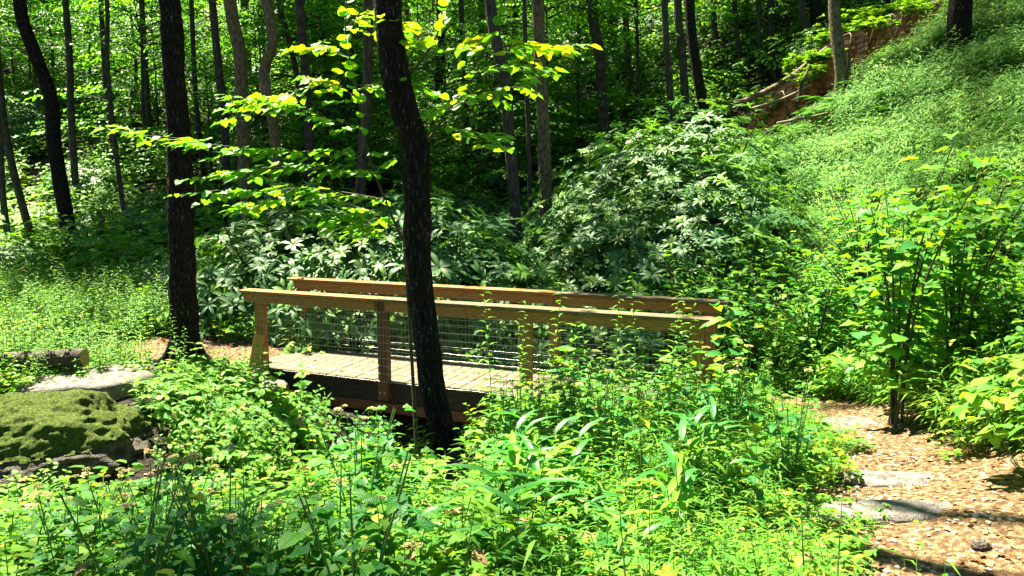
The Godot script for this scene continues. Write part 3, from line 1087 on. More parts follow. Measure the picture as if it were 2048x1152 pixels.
const TRUNKS := [
	# depth, radius, x and y along the trunk, bark, label
	[15.5, 0.119, [-5.43, 0.1, -5.43, 1.43, -5.45, 2.15, -5.46, 3.36, -5.46, 5.08, -5.60, 6.09], "bark_tan", "straight tan-barked tree lit by the sun behind the rhododendrons"],
	[14.5, 0.092, [-4.58, 0.0, -4.58, 1.78, -4.56, 2.25, -4.53, 3.31, -4.60, 4.08, -4.70, 4.63, -4.42, 5.13, -4.56, 5.85], "bark_tan", "tan tree whose trunk bends in an S"],
	[20.0, 0.100, [-7.53, 0.8, -7.53, 3.00, -7.52, 4.29, -7.57, 5.37, -7.67, 7.17], "bark", ""],
	[21.0, 0.077, [-5.4, 1.2, -5.66, 3.98, -5.82, 5.32, -6.07, 6.51, -6.29, 7.42], "bark", ""],
	[19.0, 0.101, [-4.95, 0.6, -5.03, 2.97, -5.07, 4.92, -5.15, 6.93], "bark", ""],
	[14.0, 0.089, [-2.95, 0.0, -2.88, 1.24, -2.75, 3.08, -2.63, 4.24, -2.57, 5.73], "bark", "thin dark tree rising out of the rhododendrons behind the leaning tree"],
	[15.5, 0.114, [0.70, -0.2, 0.70, 1.84, 0.66, 3.16, 0.59, 4.45, 0.51, 6.09], "bark_tan", "straight brown tree standing behind the middle of the bridge"],
	[14.5, 0.097, [0.1, -0.1, 0.06, 1.97, -0.06, 3.39, -0.13, 4.31, -0.41, 5.85], "bark", "dark tree leaning away from the straight brown tree behind the bridge"],
	[21.0, 0.133, [2.6, 2.0, 2.56, 3.85, 2.47, 4.79, 2.36, 6.06, 2.14, 7.42], "bark", "dark tree with bare dead side branches above the rhododendron bank"],
	[19.0, 0.076, [4.1, 2.3, 3.99, 3.83, 3.92, 4.58, 3.72, 6.93], "bark", ""],
	[17.2, 0.105, [4.6, 2.4, 4.54, 3.19, 4.28, 4.27, 4.12, 5.02, 3.93, 6.51], "bark_dark", "black slanting tree standing where the rhododendrons meet the grassy slope"],
	[20.0, 0.093, [4.6, 2.8, 4.55, 4.16, 4.43, 5.56, 4.26, 7.17], "bark", ""],
	[22.0, 0.059, [7.1, 4.6, 7.06, 5.67, 6.96, 7.66], "bark", ""],
	[22.0, 0.073, [7.45, 4.8, 7.43, 5.60, 7.28, 7.66], "bark", ""],
	[21.0, 0.133, [8.4, 5.0, 8.36, 5.92, 8.27, 6.64, 8.17, 7.42], "bark_dark", "thick dark tree on the crest behind the red earth bank"],
	[21.0, 0.084, [8.2, 4.9, 8.11, 5.85, 7.91, 6.77, 7.78, 7.42], "bark", ""],
	[16.5, 0.110, [7.1, 3.9, 7.06, 4.56, 7.02, 4.89, 6.83, 6.33], "bark_tan", "olive-brown tree rooted in the red earth bank"],
	[22.0, 0.103, [9.95, 6.0, 9.87, 6.50, 9.69, 7.66], "bark", ""],
	[22.0, 0.095, [11.0, 6.6, 10.92, 7.11, 10.77, 7.66], "bark", ""],
	[14.9, 0.174, [8.64, 4.0, 8.62, 4.88, 8.58, 5.39, 8.52, 5.94], "bark_dark", "stout black tree with pale lichen spots on the upper grassy slope"],
	[18.2, 0.152, [-10.66, 0.2, -10.72, 0.78, -10.82, 1.87, -10.97, 3.42, -11.02, 4.59, -11.30, 6.08, -11.38, 6.75], "bark_dark", "dark slanting tree beyond the sunlit weeds on the far path"],
	[18.3, 0.080, [-11.6, 0.3, -11.70, 0.79, -11.94, 2.35, -12.04, 3.31, -12.11, 4.48, -12.15, 6.78], "bark", ""],
	[17.6, 0.065, [-11.8, 0.2, -11.80, 0.66, -11.84, 2.12, -11.83, 3.27, -11.76, 6.60], "bark", ""],
	[21.0, 0.084, [-12.1, 1.0, -12.11, 2.35, -12.09, 4.39, -12.07, 5.85, -12.09, 7.42], "bark", ""],
	[24.0, 0.072, [-12.5, 2.3, -12.62, 4.53, -12.69, 5.60, -12.66, 8.14], "bark", ""],
	[19.0, 0.051, [-9.5, 0.4, -9.56, 0.65, -9.71, 1.60, -9.85, 2.35, -9.96, 5.16, -9.96, 6.93], "bark", ""],
	[23.0, 0.069, [-9.3, 1.9, -9.37, 3.10, -9.46, 5.02, -9.48, 7.90], "bark", ""],
	[24.0, 0.080, [-1.38, 2.5, -1.40, 3.60, -1.46, 5.90, -1.57, 8.14], "bark", ""],
	[25.0, 0.092, [3.9, 3.5, 3.85, 4.78, 3.73, 6.83, 3.62, 8.38], "bark", ""],
	[24.0, 0.080, [6.5, 4.8, 6.48, 5.60, 6.32, 6.80, 6.21, 8.14], "bark", ""],
	[17.5, 0.047, [0.5, 0.2, 0.42, 2.12, 0.37, 3.82, 0.32, 4.94, 0.28, 6.57], "bark", ""],
	[26.0, 0.087, [-6.1, 3.2, -6.19, 4.37, -6.20, 6.68, -6.23, 8.62], "bark", ""],
	[25.0, 0.083, [-11.9, 2.6, -11.88, 3.65, -11.86, 6.05, -11.86, 8.38], "bark", ""],
	[9.6, 0.15, [-10.6, 0.0, -10.6, 4.0, -10.5, 9.0, -10.6, 16.0, -10.6, 22.0], "bark", ""],  # unseen tree left of view, added so its crown shades the near bank
	[23.0, 0.061, [6.9, 4.7, 6.72, 5.75, 6.57, 7.90], "bark", ""],
]

func build_forest() -> void:
	for e in TRUNKS:
		var d: float = e[0]
		var xy: Array = e[2]
		var pts := []
		for k in xy.size() / 2:
			pts.append(Vector3(xy[k * 2], xy[k * 2 + 1], -d + (k - 1) * rnd(-.05, .05)))
		pts[0].y = ground(pts[0].x, d) - 0.15
		while pts.size() > 2 and pts[1].y < pts[0].y + 0.3:
			pts.remove_at(1)
		var top: Vector3 = pts[-1]
		var lean: Vector3 = (top - pts[-2]).normalized()
		lean = (lean + Vector3.UP * 2.0).normalized()
		pts.append(top + lean * rnd(3.0, 4.0))
		if d > 18.4 or pts[0].x > -10.0:
			pts.append(pts[-1] + (lean + Vector3.UP * 3.0).normalized() * rnd(3.0, 5.0))
		if e[3] == "bark_tan" and d < 16.0 and pts[0].x < -4.0:
			pts.append(pts[-1] + Vector3(rnd(-.3, .3), 20.0, rnd(-.3, .3)))
		if d < 23.0 and pts[0].x > -1.0 and not (d > 18.5 and pts[0].x < 2.0):
			pts.append(pts[-1] + Vector3(rnd(-.3, .3), rnd(11.0, 13.0), rnd(-.3, .3)))
		var curve := smooth_curve(pts, 0.25)
		var radii := []
		for k in curve.size():
			var f := float(k) / (curve.size() - 1)
			radii.append(e[1] * (1.12 - 0.6 * f * f + 0.5 * exp(-f * 40.0)))
		var label: String = e[4] if e[4] else "slender dark forest tree standing among others on the wooded slope"
		var o := bark_tree("forest_tree", label, "tree", "trees of the forest behind the bridge", curve, radii, e[3], 10, 0.08, crowns[R.randi() % 3 if d > 18.5 and curve[0].x < 2.0 else 3], 0.8)
		if e[4].contains("dead side branches"):
			for k in 12:
				var q: Vector3 = curve[int(curve.size() * (0.06 + 0.03 * k))] - curve[0]
				var a := rnd(0, TAU)
				var t := {}
				var v := Vector3(cos(a), rnd(-.35, .1), sin(a))
				tube(t, "stem_pale", [q, q + v * rnd(0.6, 1.0), q + v * 1.8 + Vector3(0, rnd(-.3, .2), 0)], [0.022, 0.015, 0.006], 5)
				part("dead_branch", t, o)
	# trees farther up the slope
	var count := 0
	while count < 62:
		var d := rnd(26.0, 72.0)
		var x := rnd(-0.78, 0.78) * d
		var r := rnd(0.07, 0.2)
		var y := ground(x, d)
		var hh := rnd(9.0, 14.0)
		var pts := [Vector3(x, y - 0.2, -d), Vector3(x + rnd(-.3, .3), y + hh * 0.4, -d), Vector3(x + rnd(-.6, .6), y + hh, -d + rnd(-.5, .5))]
		var curve := smooth_curve(pts, 0.8)
		var radii := []
		for k in curve.size():
			radii.append(r * (1.1 - 0.55 * float(k) / curve.size()))
		bark_tree("forest_tree", "slender dark forest tree standing among others on the wooded slope", "tree", "trees of the forest behind the bridge", curve, radii, pick(["bark", "bark", "bark_dark", "bark_tan"]), 8, 0.05, crowns[R.randi() % 4], 0.5)
		count += 1
	# leafy understory
	var kinds := []
	for k in 5:
		kinds.append(understory(rnd(4.0, 6.5), rnd(1.6, 2.4), 26, 0.13, ["canopy", "canopy_light"]))
	var spots := []
	count = 0
	while count < 190:
		var d := rnd(15.0, 45.0) if count < 140 else rnd(40.0, 80.0)
		var x := rnd(-0.76, 0.76) * d
		if d < 19.0 and x > -5.0 or d < 20.0 or x > toe_x(d) and d < 21.5:
			continue
		spots.append([x, d])
		count += 1
	for s in spots:
		var k := R.randi() % 5
		var o := thing("understory_tree", on_ground(s[0], s[1]), "young leafy tree with layered branches in the understory", "tree", "understory trees of the forest")
		o.rotation.y = rnd(0, TAU)
		o.scale = Vector3.ONE * rnd(0.8, 1.5) * (1.0 if s[1] < 45.0 else 1.5)
		part("trunk", kinds[k][0], o)
		part("crown", kinds[k][1], o, "stuff")

const SAPLING := [
	["main", 6.35, [-0.83, -0.1, -0.87, 0.98, -0.90, 1.59, -0.92, 1.93]],
	["stem", 6.3, [-0.92, 1.93, -1.06, 2.27, -1.20, 2.68, -1.24, 3.02, -1.32, 3.40, -1.35, 3.64, -1.3, 4.2]],
	["stem", 6.3, [-0.92, 1.93, -0.85, 2.4, -0.72, 2.72, -0.51, 3.00, -0.30, 3.36, -0.14, 3.64, 0.0, 4.0]],
	["stem", 6.1, [-0.9, 2.9, -0.83, 3.21, -0.71, 3.37, -0.60, 3.54, -0.56, 3.67, -0.5, 4.0]],
	["green", 6.1, [-0.90, 2.62, -1.30, 2.65, -1.86, 2.67, -2.42, 2.71, -2.73, 2.77, -3.06, 2.80]],
	["green", 6.0, [-1.00, 2.49, -1.36, 2.53, -1.83, 2.53, -2.15, 2.49, -2.39, 2.46]],
	["green", 6.2, [-1.20, 2.85, -1.51, 2.93, -1.79, 3.05, -2.04, 3.05, -2.26, 2.91]],
	["yellow", 6.2, [-1.22, 3.01, -1.38, 3.19, -1.54, 3.23, -1.71, 3.11, -1.95, 3.07]],
	["green", 6.4, [-0.95, 2.10, -1.37, 2.22, -1.71, 2.35, -2.14, 2.22, -2.44, 2.18]],
	["green", 6.3, [-1.06, 2.27, -1.39, 2.33, -1.77, 2.37, -2.18, 2.33, -2.47, 2.35]],
	["green", 6.2, [-1.26, 3.19, -1.06, 3.17, -0.90, 3.15, -0.78, 3.19]],
	["yellow", 6.5, [-1.36, 3.43, -1.53, 3.54, -1.65, 3.52]],
	["yellow", 6.5, [-1.40, 3.68, -1.27, 3.76, -1.10, 3.80]],
	["green", 6.2, [-0.50, 2.99, -0.30, 3.13, -0.10, 3.19, 0.10, 3.18]],
	["green", 6.2, [-0.34, 3.27, -0.06, 3.35, 0.14, 3.31, 0.31, 3.29]],
	["yellow", 6.2, [-0.24, 3.46, 0.06, 3.50, 0.30, 3.51, 0.56, 3.50]],
	["green", 6.2, [-0.58, 2.87, -0.42, 2.83, -0.26, 2.77, -0.18, 2.71]],
	["green", 6.2, [-0.42, 3.11, -0.58, 3.01, -0.66, 2.95]],
	["yellow", 6.2, [-0.16, 3.58, -0.26, 3.50, -0.36, 3.42]],
	["yellow", 6.1, [-0.71, 3.37, -0.80, 3.60, -0.82, 3.67]],
	["yellow", 6.1, [-0.60, 3.54, -0.68, 3.60, -0.76, 3.46]],
	["green", 6.4, [-0.93, 1.93, -1.21, 2.05, -1.38, 2.01, -1.55, 2.10]],
	["green", 6.2, [-1.02, 2.23, -1.25, 2.10, -1.42, 2.15]],
]

func build_sapling() -> void:
	var foot := Vector3(-0.83, ground(-0.83, 6.35), -6.35)
	var o := thing("young_tree", foot, "young tree spreading sprays of sunlit pale green leaves around the leaning trunk", "tree")
	var blades := {}
	for key in ["sapling_leaf", "sapling_yellow", "hydrangea_light"]:
		var t := {}
		app(t, any_leaf("broad"), Transform3D(Basis.from_scale(Vector3(0.88, 0.6, 1))), key)
		blades[key] = mesh_of(t)
	for e in SAPLING:
		var xy: Array = e[2]
		var pts := []
		var woody: bool = e[0] == "main" or e[0] == "stem"
		for k in xy.size() / 2:
			var f := float(k) / (xy.size() / 2 - 1)
			pts.append(Vector3(xy[k * 2], xy[k * 2 + 1], -e[1] + (0.0 if woody else f * rnd(-.3, .35))) - foot)
		var curve := smooth_curve(pts, 0.05)
		var t := {}
		var r0 := 0.02 if e[0] == "main" else (0.012 if woody else 0.005)
		tube(t, "stem_brown", curve, fit_radii([r0, r0 * 0.75, r0 * 0.35], curve.size()), 6)
		var br := part("trunk" if e[0] == "main" else "branch", t, o)
		if e[0] == "main":
			continue
		var ln := 0.0
		for k in curve.size() - 1:
			ln += curve[k].distance_to(curve[k + 1])
		var n := int(ln / (0.055 if not woody else 0.08))
		for j in n:
			var f := lerpf(0.12 if not woody else 0.45, 1.0, (j + 0.5) / n)
			var p: Vector3 = curve[int(f * (curve.size() - 1))]
			var dir: Vector3 = (curve[mini(curve.size() - 1, int(f * (curve.size() - 1)) + 1)] - curve[maxi(0, int(f * (curve.size() - 1)) - 1)]).normalized()
			var sd := 1.0 if j % 2 else -1.0
			var flat := Vector3(-dir.z, 0, dir.x).normalized() * sd
			if flat.length() < 0.5:
				flat = Vector3(sd, 0, 0)
			var along := flat * rnd(0.5, 1.0) + dir * rnd(0.3, 0.9) + Vector3(0, rnd(-.4, .1), rnd(-.2, .3))
			p += along.normalized() * rnd(0.0, 0.1) + Vector3(0, rnd(-.03, .03), 0)
			var size := rnd(0.09, 0.14) * (1.0 if f < 0.85 else 0.75)
			var key := "sapling_yellow" if e[0] == "yellow" and R.randf() < 0.35 else ("sapling_yellow" if R.randf() < 0.1 else ("sapling_leaf" if R.randf() < 0.75 else "hydrangea_light"))
			var lf := part("leaf", blades[key], br)
			lf.transform = aim(p + along.normalized() * 0.02, along, Vector3(rnd(-.5, .3), 1, rnd(-.4, .4)), Vector3.ONE * size)

	# side twigs, whose leaves are too many to count
	var many := {}
	for e in SAPLING:
		if e[0] == "main" or e[0] == "stem":
			continue
		var xy: Array = e[2]
		for k in range(1, xy.size() / 2):
			for j in (4 if e[0] == "green" and xy[0] < -0.85 else 2):
				var f := rnd(0.0, 1.0)
				var p := Vector3(lerpf(xy[k * 2 - 2], xy[k * 2], f), lerpf(xy[k * 2 - 1], xy[k * 2 + 1], f), -e[1]) - foot
				var d := (Vector3(xy[k * 2] - xy[k * 2 - 2], 0, 0).normalized() * rnd(0.2, 1.0) + Vector3(0, rnd(-.2, .15), rnd(-1.2, 1.2))).normalized()
				var ln := rnd(0.15, 0.38)
				tube(many, "stem_brown", [p, p + d * ln], [0.003, 0.001], 4)
				for q in 5:
					var sd := d.cross(Vector3.UP).normalized() * (1.0 if q % 2 else -1.0)
					var along := sd * rnd(0.4, 0.9) + d * rnd(0.4, 1.0) + Vector3(0, rnd(-.4, .1), 0)
					app(many, any_leaf("broad"), aim(p + d * ln * (q + 0.8) / 5.0, along, Vector3(rnd(-.4, .3), 1, rnd(-.4, .4)), Vector3(0.88, 0.6, 1) * rnd(0.08, 0.13)), "sapling_yellow" if e[0] == "yellow" and R.randf() < 0.45 else pick(["sapling_leaf", "sapling_leaf", "hydrangea_light"]))
	part("twig_leaves", many, o, "stuff")

func build_rhododendrons() -> void:
	var kinds := []
	for k in 3:
		var r := rnd(1.2, 1.5)
		kinds.append([mesh_of(rhododendron(r, rnd(1.5, 1.9), 380, LEAVES_RHODO)), mesh_of(bush_stems(r, 1.6, 9))])
	for k in 4:
		kinds.append([mesh_of(rhododendron(1.3, rnd(1.5, 1.7), 380, LEAVES_RHODO)), mesh_of(bush_stems(1.3, 1.6, 9))])
	for k in 2:
		kinds.append([mesh_of(rhododendron(1.9, 2.6, 1300, LEAVES_RHODO, 0.14)), mesh_of(bush_stems(1.9, 2.5, 14))])
	# x, depth, scale, kind, label
	var lab := ["rhododendron with pale new leaf whorls just behind the far railing", "big rounded rhododendron on the bank beside the grassy slope", "rhododendron in the dark hollow behind the bridge", "rhododendron bush in the thicket on the forest floor"]
	var rows := []
	for e in [[-3.2, 12.6], [-2.2, 12.3], [-1.3, 12.6], [-4.0, 12.8], [-2.8, 13.6], [-1.8, 13.8], [-3.7, 14.1], [-0.4, 12.2]]:
		rows.append([e[0], e[1], rnd(1.15, 1.4), R.randi() % 7, lab[0]])
	for e in [[2.3, 12.7], [3.2, 13.4], [1.7, 12.4], [2.9, 14.4], [2.0, 13.8], [3.6, 14.6], [2.6, 15.4], [3.4, 12.4]]:
		rows.append([e[0], e[1], rnd(1.0, 1.2), 7 + R.randi() % 2, lab[1]])
	for e in [[0.4, 12.6], [1.0, 13.6], [0.0, 13.8], [1.2, 12.0], [0.6, 15.0], [-0.8, 14.6], [1.6, 15.2], [-0.2, 16.2], [1.0, 16.6], [2.0, 17.2], [0.2, 11.8], [-1.6, 15.8], [3.0, 18.0], [0.8, 18.2]]:
		rows.append([e[0], e[1], rnd(0.85, 1.15), R.randi() % 7, lab[2]])
	var n := 0
	while n < 120:
		var d := sqrt(rnd(13.5 * 13.5, 46.0 * 46.0))
		var x := rnd(-0.74, 0.5) * d
		if x > -4.5 and d < 17.0 or x > toe_x(d) + 2.0 and d < 20.0 or d < 15.5 and x < -8.0:
			continue
		rows.append([x, d, rnd(0.6, 1.0), R.randi() % 7, lab[3]])
		n += 1
	for e in [[-5.0, 12.6], [-4.8, 13.4], [-6.2, 14.2]]:
		rows.append([e[0], e[1], rnd(0.5, 0.7), R.randi() % 3, "low round rhododendron beside the far path"])
	for r in rows:
		var o := thing("rhododendron", on_ground(r[0], r[1], -0.05), r[4], "shrub", "rhododendrons around the creek")
		o.rotation.y = rnd(0, TAU)
		o.scale = Vector3.ONE * r[2]
		part("foliage", kinds[r[3]][0], o, "stuff")
		part("stems", kinds[r[3]][1], o)

func build_rocks_and_logs() -> void:
	var b := thing("mossy_boulder", Vector3(-5.1, -0.5, -7.7), "large dark boulder covered with bright green moss on the creek bank", "boulder")
	b.rotation.y = 0.3
	part("rock", boulder_mesh("rock", Vector3(1.3, 0.66, 0.85), 0.2, 220, 130, 5.0), b)
	part("moss", boulder_mesh("moss", Vector3(1.3, 0.66, 0.85), 0.2, 220, 130, 5.0, 0.42, 0.02), b)
	var s := thing("rock_slab", Vector3(-5.0, 0.16, -8.7), "flat grey rock slab lying under the end of the log", "rock")
	s.rotation = Vector3(0.12, 0.2, 0.03)
	part("slab", slab("stone", 0.75, 0.4, 0.35), s)
	var lg := thing("fallen_log", Vector3(-6.6, 0.28, -8.9), "mossy dark fallen log with its sawn end over the rock slab", "log")
	var t := {}
	tube(t, "bark", smooth_curve([Vector3(-2, -0.1, 0.1), Vector3(0, 0.0, 0.05), Vector3(1.42, 0.06, 0)], 0.08), fit_radii([0.12, 0.115, 0.105], 40), 16, 0.12)
	part("bark", t, lg)
	t = {}
	tube(t, "cut_wood", [Vector3(1.3, 0.055, 0), Vector3(1.425, 0.06, 0)], [0.09, 0.1], 16, 0.03, true)
	part("sawn_end", t, lg)
	# by the foot of the bridge
	var c := thing("log_end", Vector3(-3.22, -0.02, -9.35), "short cut log end lying at the foot of the leaning board", "log")
	c.rotation = Vector3(0.1, 0.35, 0)
	t = {}
	tube(t, "bark", [Vector3(0, 0, -0.3), Vector3(0, 0, -0.1), Vector3(0, 0, 0.1)], [0.075, 0.08, 0.078], 14, 0.1)
	part("bark", t, c)
	t = {}
	tube(t, "cut_wood", [Vector3(0, 0, 0.05), Vector3(0, 0, 0.11)], [0.07, 0.072], 14, 0.03, true)
	part("cut_face", t, c)
	var y := thing("flat_stone", Vector3(-3.02, -0.06, -9.15), "flat tan stone wedged below the log end at the bridge foot", "stone")
	y.rotation = Vector3(0.2, 0.4, 0.05)
	part("stone", slab("stone", 0.2, 0.13, 0.08), y)
	# creek stones
	for k in 26:
		var d := rnd(4.2, 10.5)
		var x := creek_x(d) + rnd(-1.0, 1.0)
		var q := rnd(0.06, 0.2)
		var o := thing("creek_stone", on_ground(x, d, q * 0.2), "rounded brown stone lying in the creek bed", "stone", "stones in the creek")
		o.rotation.y = rnd(0, TAU)
		part("stone", boulder_mesh("rock", Vector3(q, q * 0.55, q * 0.8), 0.25, 18, 12, k * 3.7), o)
	# dead sticks on the bank in front of the bridge
	for k in 22:
		var d := rnd(5.8, 9.0)
		var x := creek_x(d) + rnd(-1.6, 1.5)
		if in_bridge(x, d, 0.3):
			continue
		var o := thing("dead_stick", on_ground(x, d, 0.03), "bare dead stick lying on the creek bank", "stick", "sticks on the creek bank")
		t = {}
		var v := Vector3(rnd(-1, 1), rnd(-.05, .25), rnd(-1, 1)).normalized() * rnd(0.25, 0.7)
		tube(t, "stem_pale", smooth_curve([-v, Vector3(rnd(-.05, .05), 0.03, rnd(-.05, .05)), v], 0.1), fit_radii([0.014, 0.01, 0.004], 30), 5)
		part("stick", t, o)
	# the red earth bank on the crest and what lies on it
	var bank := {}
	var bs := surf(bank, "clay")
	var nb := 110
	for k in nb + 1:
		var f := k / float(nb)
		var x := lerpf(5.4, 10.6, f)
		var d := lerpf(18.3, 17.2, f) + 0.25 * bumps.get_noise_1d(k * 0.15)
		for j in 7:
			var g := j / 6.0
			var up := 1.25 * sin(PI * clampf(f * 1.02, 0.0, 1.0)) + 0.1
			var p := Vector3(x, ground(x, d) - 0.15 + up * (g if g < 0.85 else 0.85 + (g - 0.85) * 0.6), -d - g * 0.35 - (0.9 if j == 6 else 0.0))
			p += Vector3(0, 0.1 * fine.get_noise_2d(p.x * 9.0, j * 3.0), 0.3 * fine.get_noise_3d(p.x * 5.0, p.y * 6.0, 3.0) + 0.15 * fine.get_noise_3d(p.x * 17.0, p.y * 14.0, 3.0))
			bs.v.append(p); bs.n.append(Vector3(0, 0.3, 1).normalized()); bs.uv.append(Vector2.ZERO)
	for k in nb:
		for j in 6:
			var a := k * 7 + j
			tri(bs, a, a + 1, a + 7)
			tri(bs, a + 1, a + 8, a + 7)
	var bk := part("earth_bank", bank, self)
	tag(bk, "exposed red clay bank on the crest of the grassy slope", "bank", "", "structure")
	for k in 16:
		var q := R.randi_range(12, nb - 14)
		var e: Vector3 = bs.v[q * 7 + 5] + Vector3(0, 0.08, 0.05)
		var rt := {}
		tube(rt, "stem_pale" if k % 3 == 0 else "stem_brown", smooth_curve([e + Vector3(0, 0, -0.3), e + Vector3(rnd(-.05, .05), -0.05, 0.06), e + Vector3(rnd(-.3, .3), rnd(-.9, -.3), rnd(0.05, 0.25))], 0.08), [0.018, 0.012, 0.005], 5)
		part("root", rt, bk)
	var brow := []
	for k in 34:
		var q := R.randi_range(2, nb - 2)
		var e: Vector3 = bs.v[q * 7 + (6 if k % 3 else 4)]
		brow.append(Transform3D(Basis(Vector3.UP, rnd(0, TAU)) * rnd(0.5, 1.1), e + Vector3(0, -0.05, 0)))
	stuff("bank_plants", patch([herb_low(9, 0.3, 0.1, ["herb", "herb_light"]), herb_tuft(8, 0.4, 0.13, ["herb", "herb_light"])], 9, 0.35, 0.7, 1.2), brow, "small plants growing on the red clay bank", "undergrowth")
	var fallen := [
		[Vector3(5.05, 4.25, -17.9), Vector3(6.35, 4.85, -18.2), Vector3(7.6, 5.75, -18.7), 0.075, "bark_tan", "long brown fallen trunk slanting up to the red bank"],
		[Vector3(5.5, 4.2, -17.6), Vector3(6.2, 4.42, -17.7), Vector3(6.9, 4.75, -17.8), 0.035, "stem_pale", "thin pale fallen pole lying below the fallen trunk"],
		[Vector3(9.0, 5.1, -15.9), Vector3(9.35, 5.75, -16.0), Vector3(9.9, 6.7, -16.2), 0.06, "bark_tan", "pale slanting dead trunk behind the stout black tree"],
		[Vector3(7.25, 4.4, -16.6), Vector3(7.26, 4.8, -16.6), Vector3(7.22, 5.3, -16.6), 0.05, "bark_tan", "broken grey snag standing beside the olive-brown tree"],
		[Vector3(6.4, 4.3, -17.2), Vector3(6.5, 4.65, -17.3), Vector3(6.75, 5.15, -17.5), 0.04, "bark", "short leaning dead pole against the red bank"],
		[Vector3(5.4, 3.7, -15.6), Vector3(6.2, 3.85, -15.5), Vector3(6.9, 4.05, -15.6), 0.03, "stem_pale", "pale fallen branch lying across the grassy slope"],
		[Vector3(-9.9, 0.9, -18.0), Vector3(-9.86, 1.4, -18.0), Vector3(-9.8, 1.75, -18.0), 0.09, "bark_tan", "short broken stump in the shade beyond the far path"],
	]
	for f in fallen:
		var o := thing("fallen_wood", f[0], f[5], "dead wood")
		t = {}
		tube(t, f[4], smooth_curve([Vector3.ZERO, f[1] - f[0], f[2] - f[0]], 0.12), fit_radii([f[3], f[3] * 0.9, f[3] * 0.7], 40), 9, 0.12, true)
		part("wood", t, o)

func leafy_shrub(h: float, spread: float, stems: int, size: float, keys: Array, shape: String) -> Array:
	var wood := {}
	var leaves := {}
	for k in stems:
		var a := rnd(0, TAU)
		var e := Vector3(cos(a) * spread * rnd(0.2, 1.0), h * rnd(0.6, 1.0), sin(a) * spread * rnd(0.2, 1.0))
		var curve := smooth_curve([Vector3(rnd(-.1, .1), -0.1, rnd(-.1, .1)), Vector3(e.x * 0.3, e.y * 0.55, e.z * 0.3), e], 0.1)
		tube(wood, "stem_brown", curve, fit_radii([0.014, 0.01, 0.003], curve.size()), 5)
		var n := int(h * 9)
		for j in n:
			var f := lerpf(0.25, 1.0, float(j) / n)
			var p: Vector3 = curve[int(f * (curve.size() - 1))]
			for q in 2:
				var b := j * 2.4 + q * PI + rnd(-.4, .4)
				var along := Vector3(cos(b), rnd(-.2, .35), sin(b))
				var out := along.normalized() * rnd(0.02, 0.3)
				app(leaves, any_leaf(shape), aim(p + out, along, Vector3(rnd(-.35, .35), 1, rnd(-.35, .35)), Vector3.ONE * size * rnd(0.65, 1.15)), worn(keys))
	return [mesh_of(wood), mesh_of(leaves)]

func build_shrubs() -> void:
	var tall := []
	for k in 3:
		tall.append(leafy_shrub(2.6, 1.0, 6, 0.17, ["herb", "herb", "herb_light", "herb_light", "hydrangea", "hydrangea_light"], "broad"))
	for e in [[2.95, 6.3, 1.0, "tall broad-leaved shrub with yellowed top leaves on the slope beside the path"], [3.6, 6.6, 0.9, "tall broad-leaved shrub with large dark lower leaves on the slope"], [4.2, 7.4, 0.8, "tall broad-leaved shrub partly hidden behind two others on the slope"]]:
		var k := R.randi() % 3
		var o := thing("broad_leaved_shrub", on_ground(e[0] + 0.35, e[1]), e[3], "shrub", "broad-leaved shrubs on the slope")
		o.rotation.y = rnd(0, TAU)
		o.scale = Vector3.ONE * e[2]
		part("stems", tall[k][0], o)
		part("foliage", tall[k][1], o, "stuff")
	var mid := []
	for k in 3:
		mid.append(leafy_shrub(1.7, 0.85, 15, 0.14, ["herb", "hydrangea", "herb_light"], "ovate"))
	for e in [[2.9, 8.9], [3.6, 8.7], [3.2, 9.8], [4.2, 8.6], [4.1, 9.7], [4.9, 8.9], [3.7, 10.8], [4.8, 10.2], [4.5, 7.9], [5.2, 7.6], [2.7, 10.6], [5.6, 9.0], [4.3, 6.3], [4.8, 6.9], [4.2, 5.3], [4.7, 5.9], [5.3, 6.5], [5.8, 7.6], [3.9, 7.6]]:
		var k := R.randi() % 3
		var o := thing("leafy_shrub", on_ground(e[0], e[1]), "leafy green shrub on the bank beyond the near end of the bridge" if e[1] > 7.7 else "low leafy shrub on the slope beside the footpath", "shrub", "leafy shrubs by the bridge")
		o.rotation.y = rnd(0, TAU)
		o.scale = Vector3.ONE * (rnd(0.75, 1.1) if e[1] > 7.7 else rnd(0.5, 0.65))
		part("stems", mid[k][0], o)
		part("foliage", mid[k][1], o, "stuff")

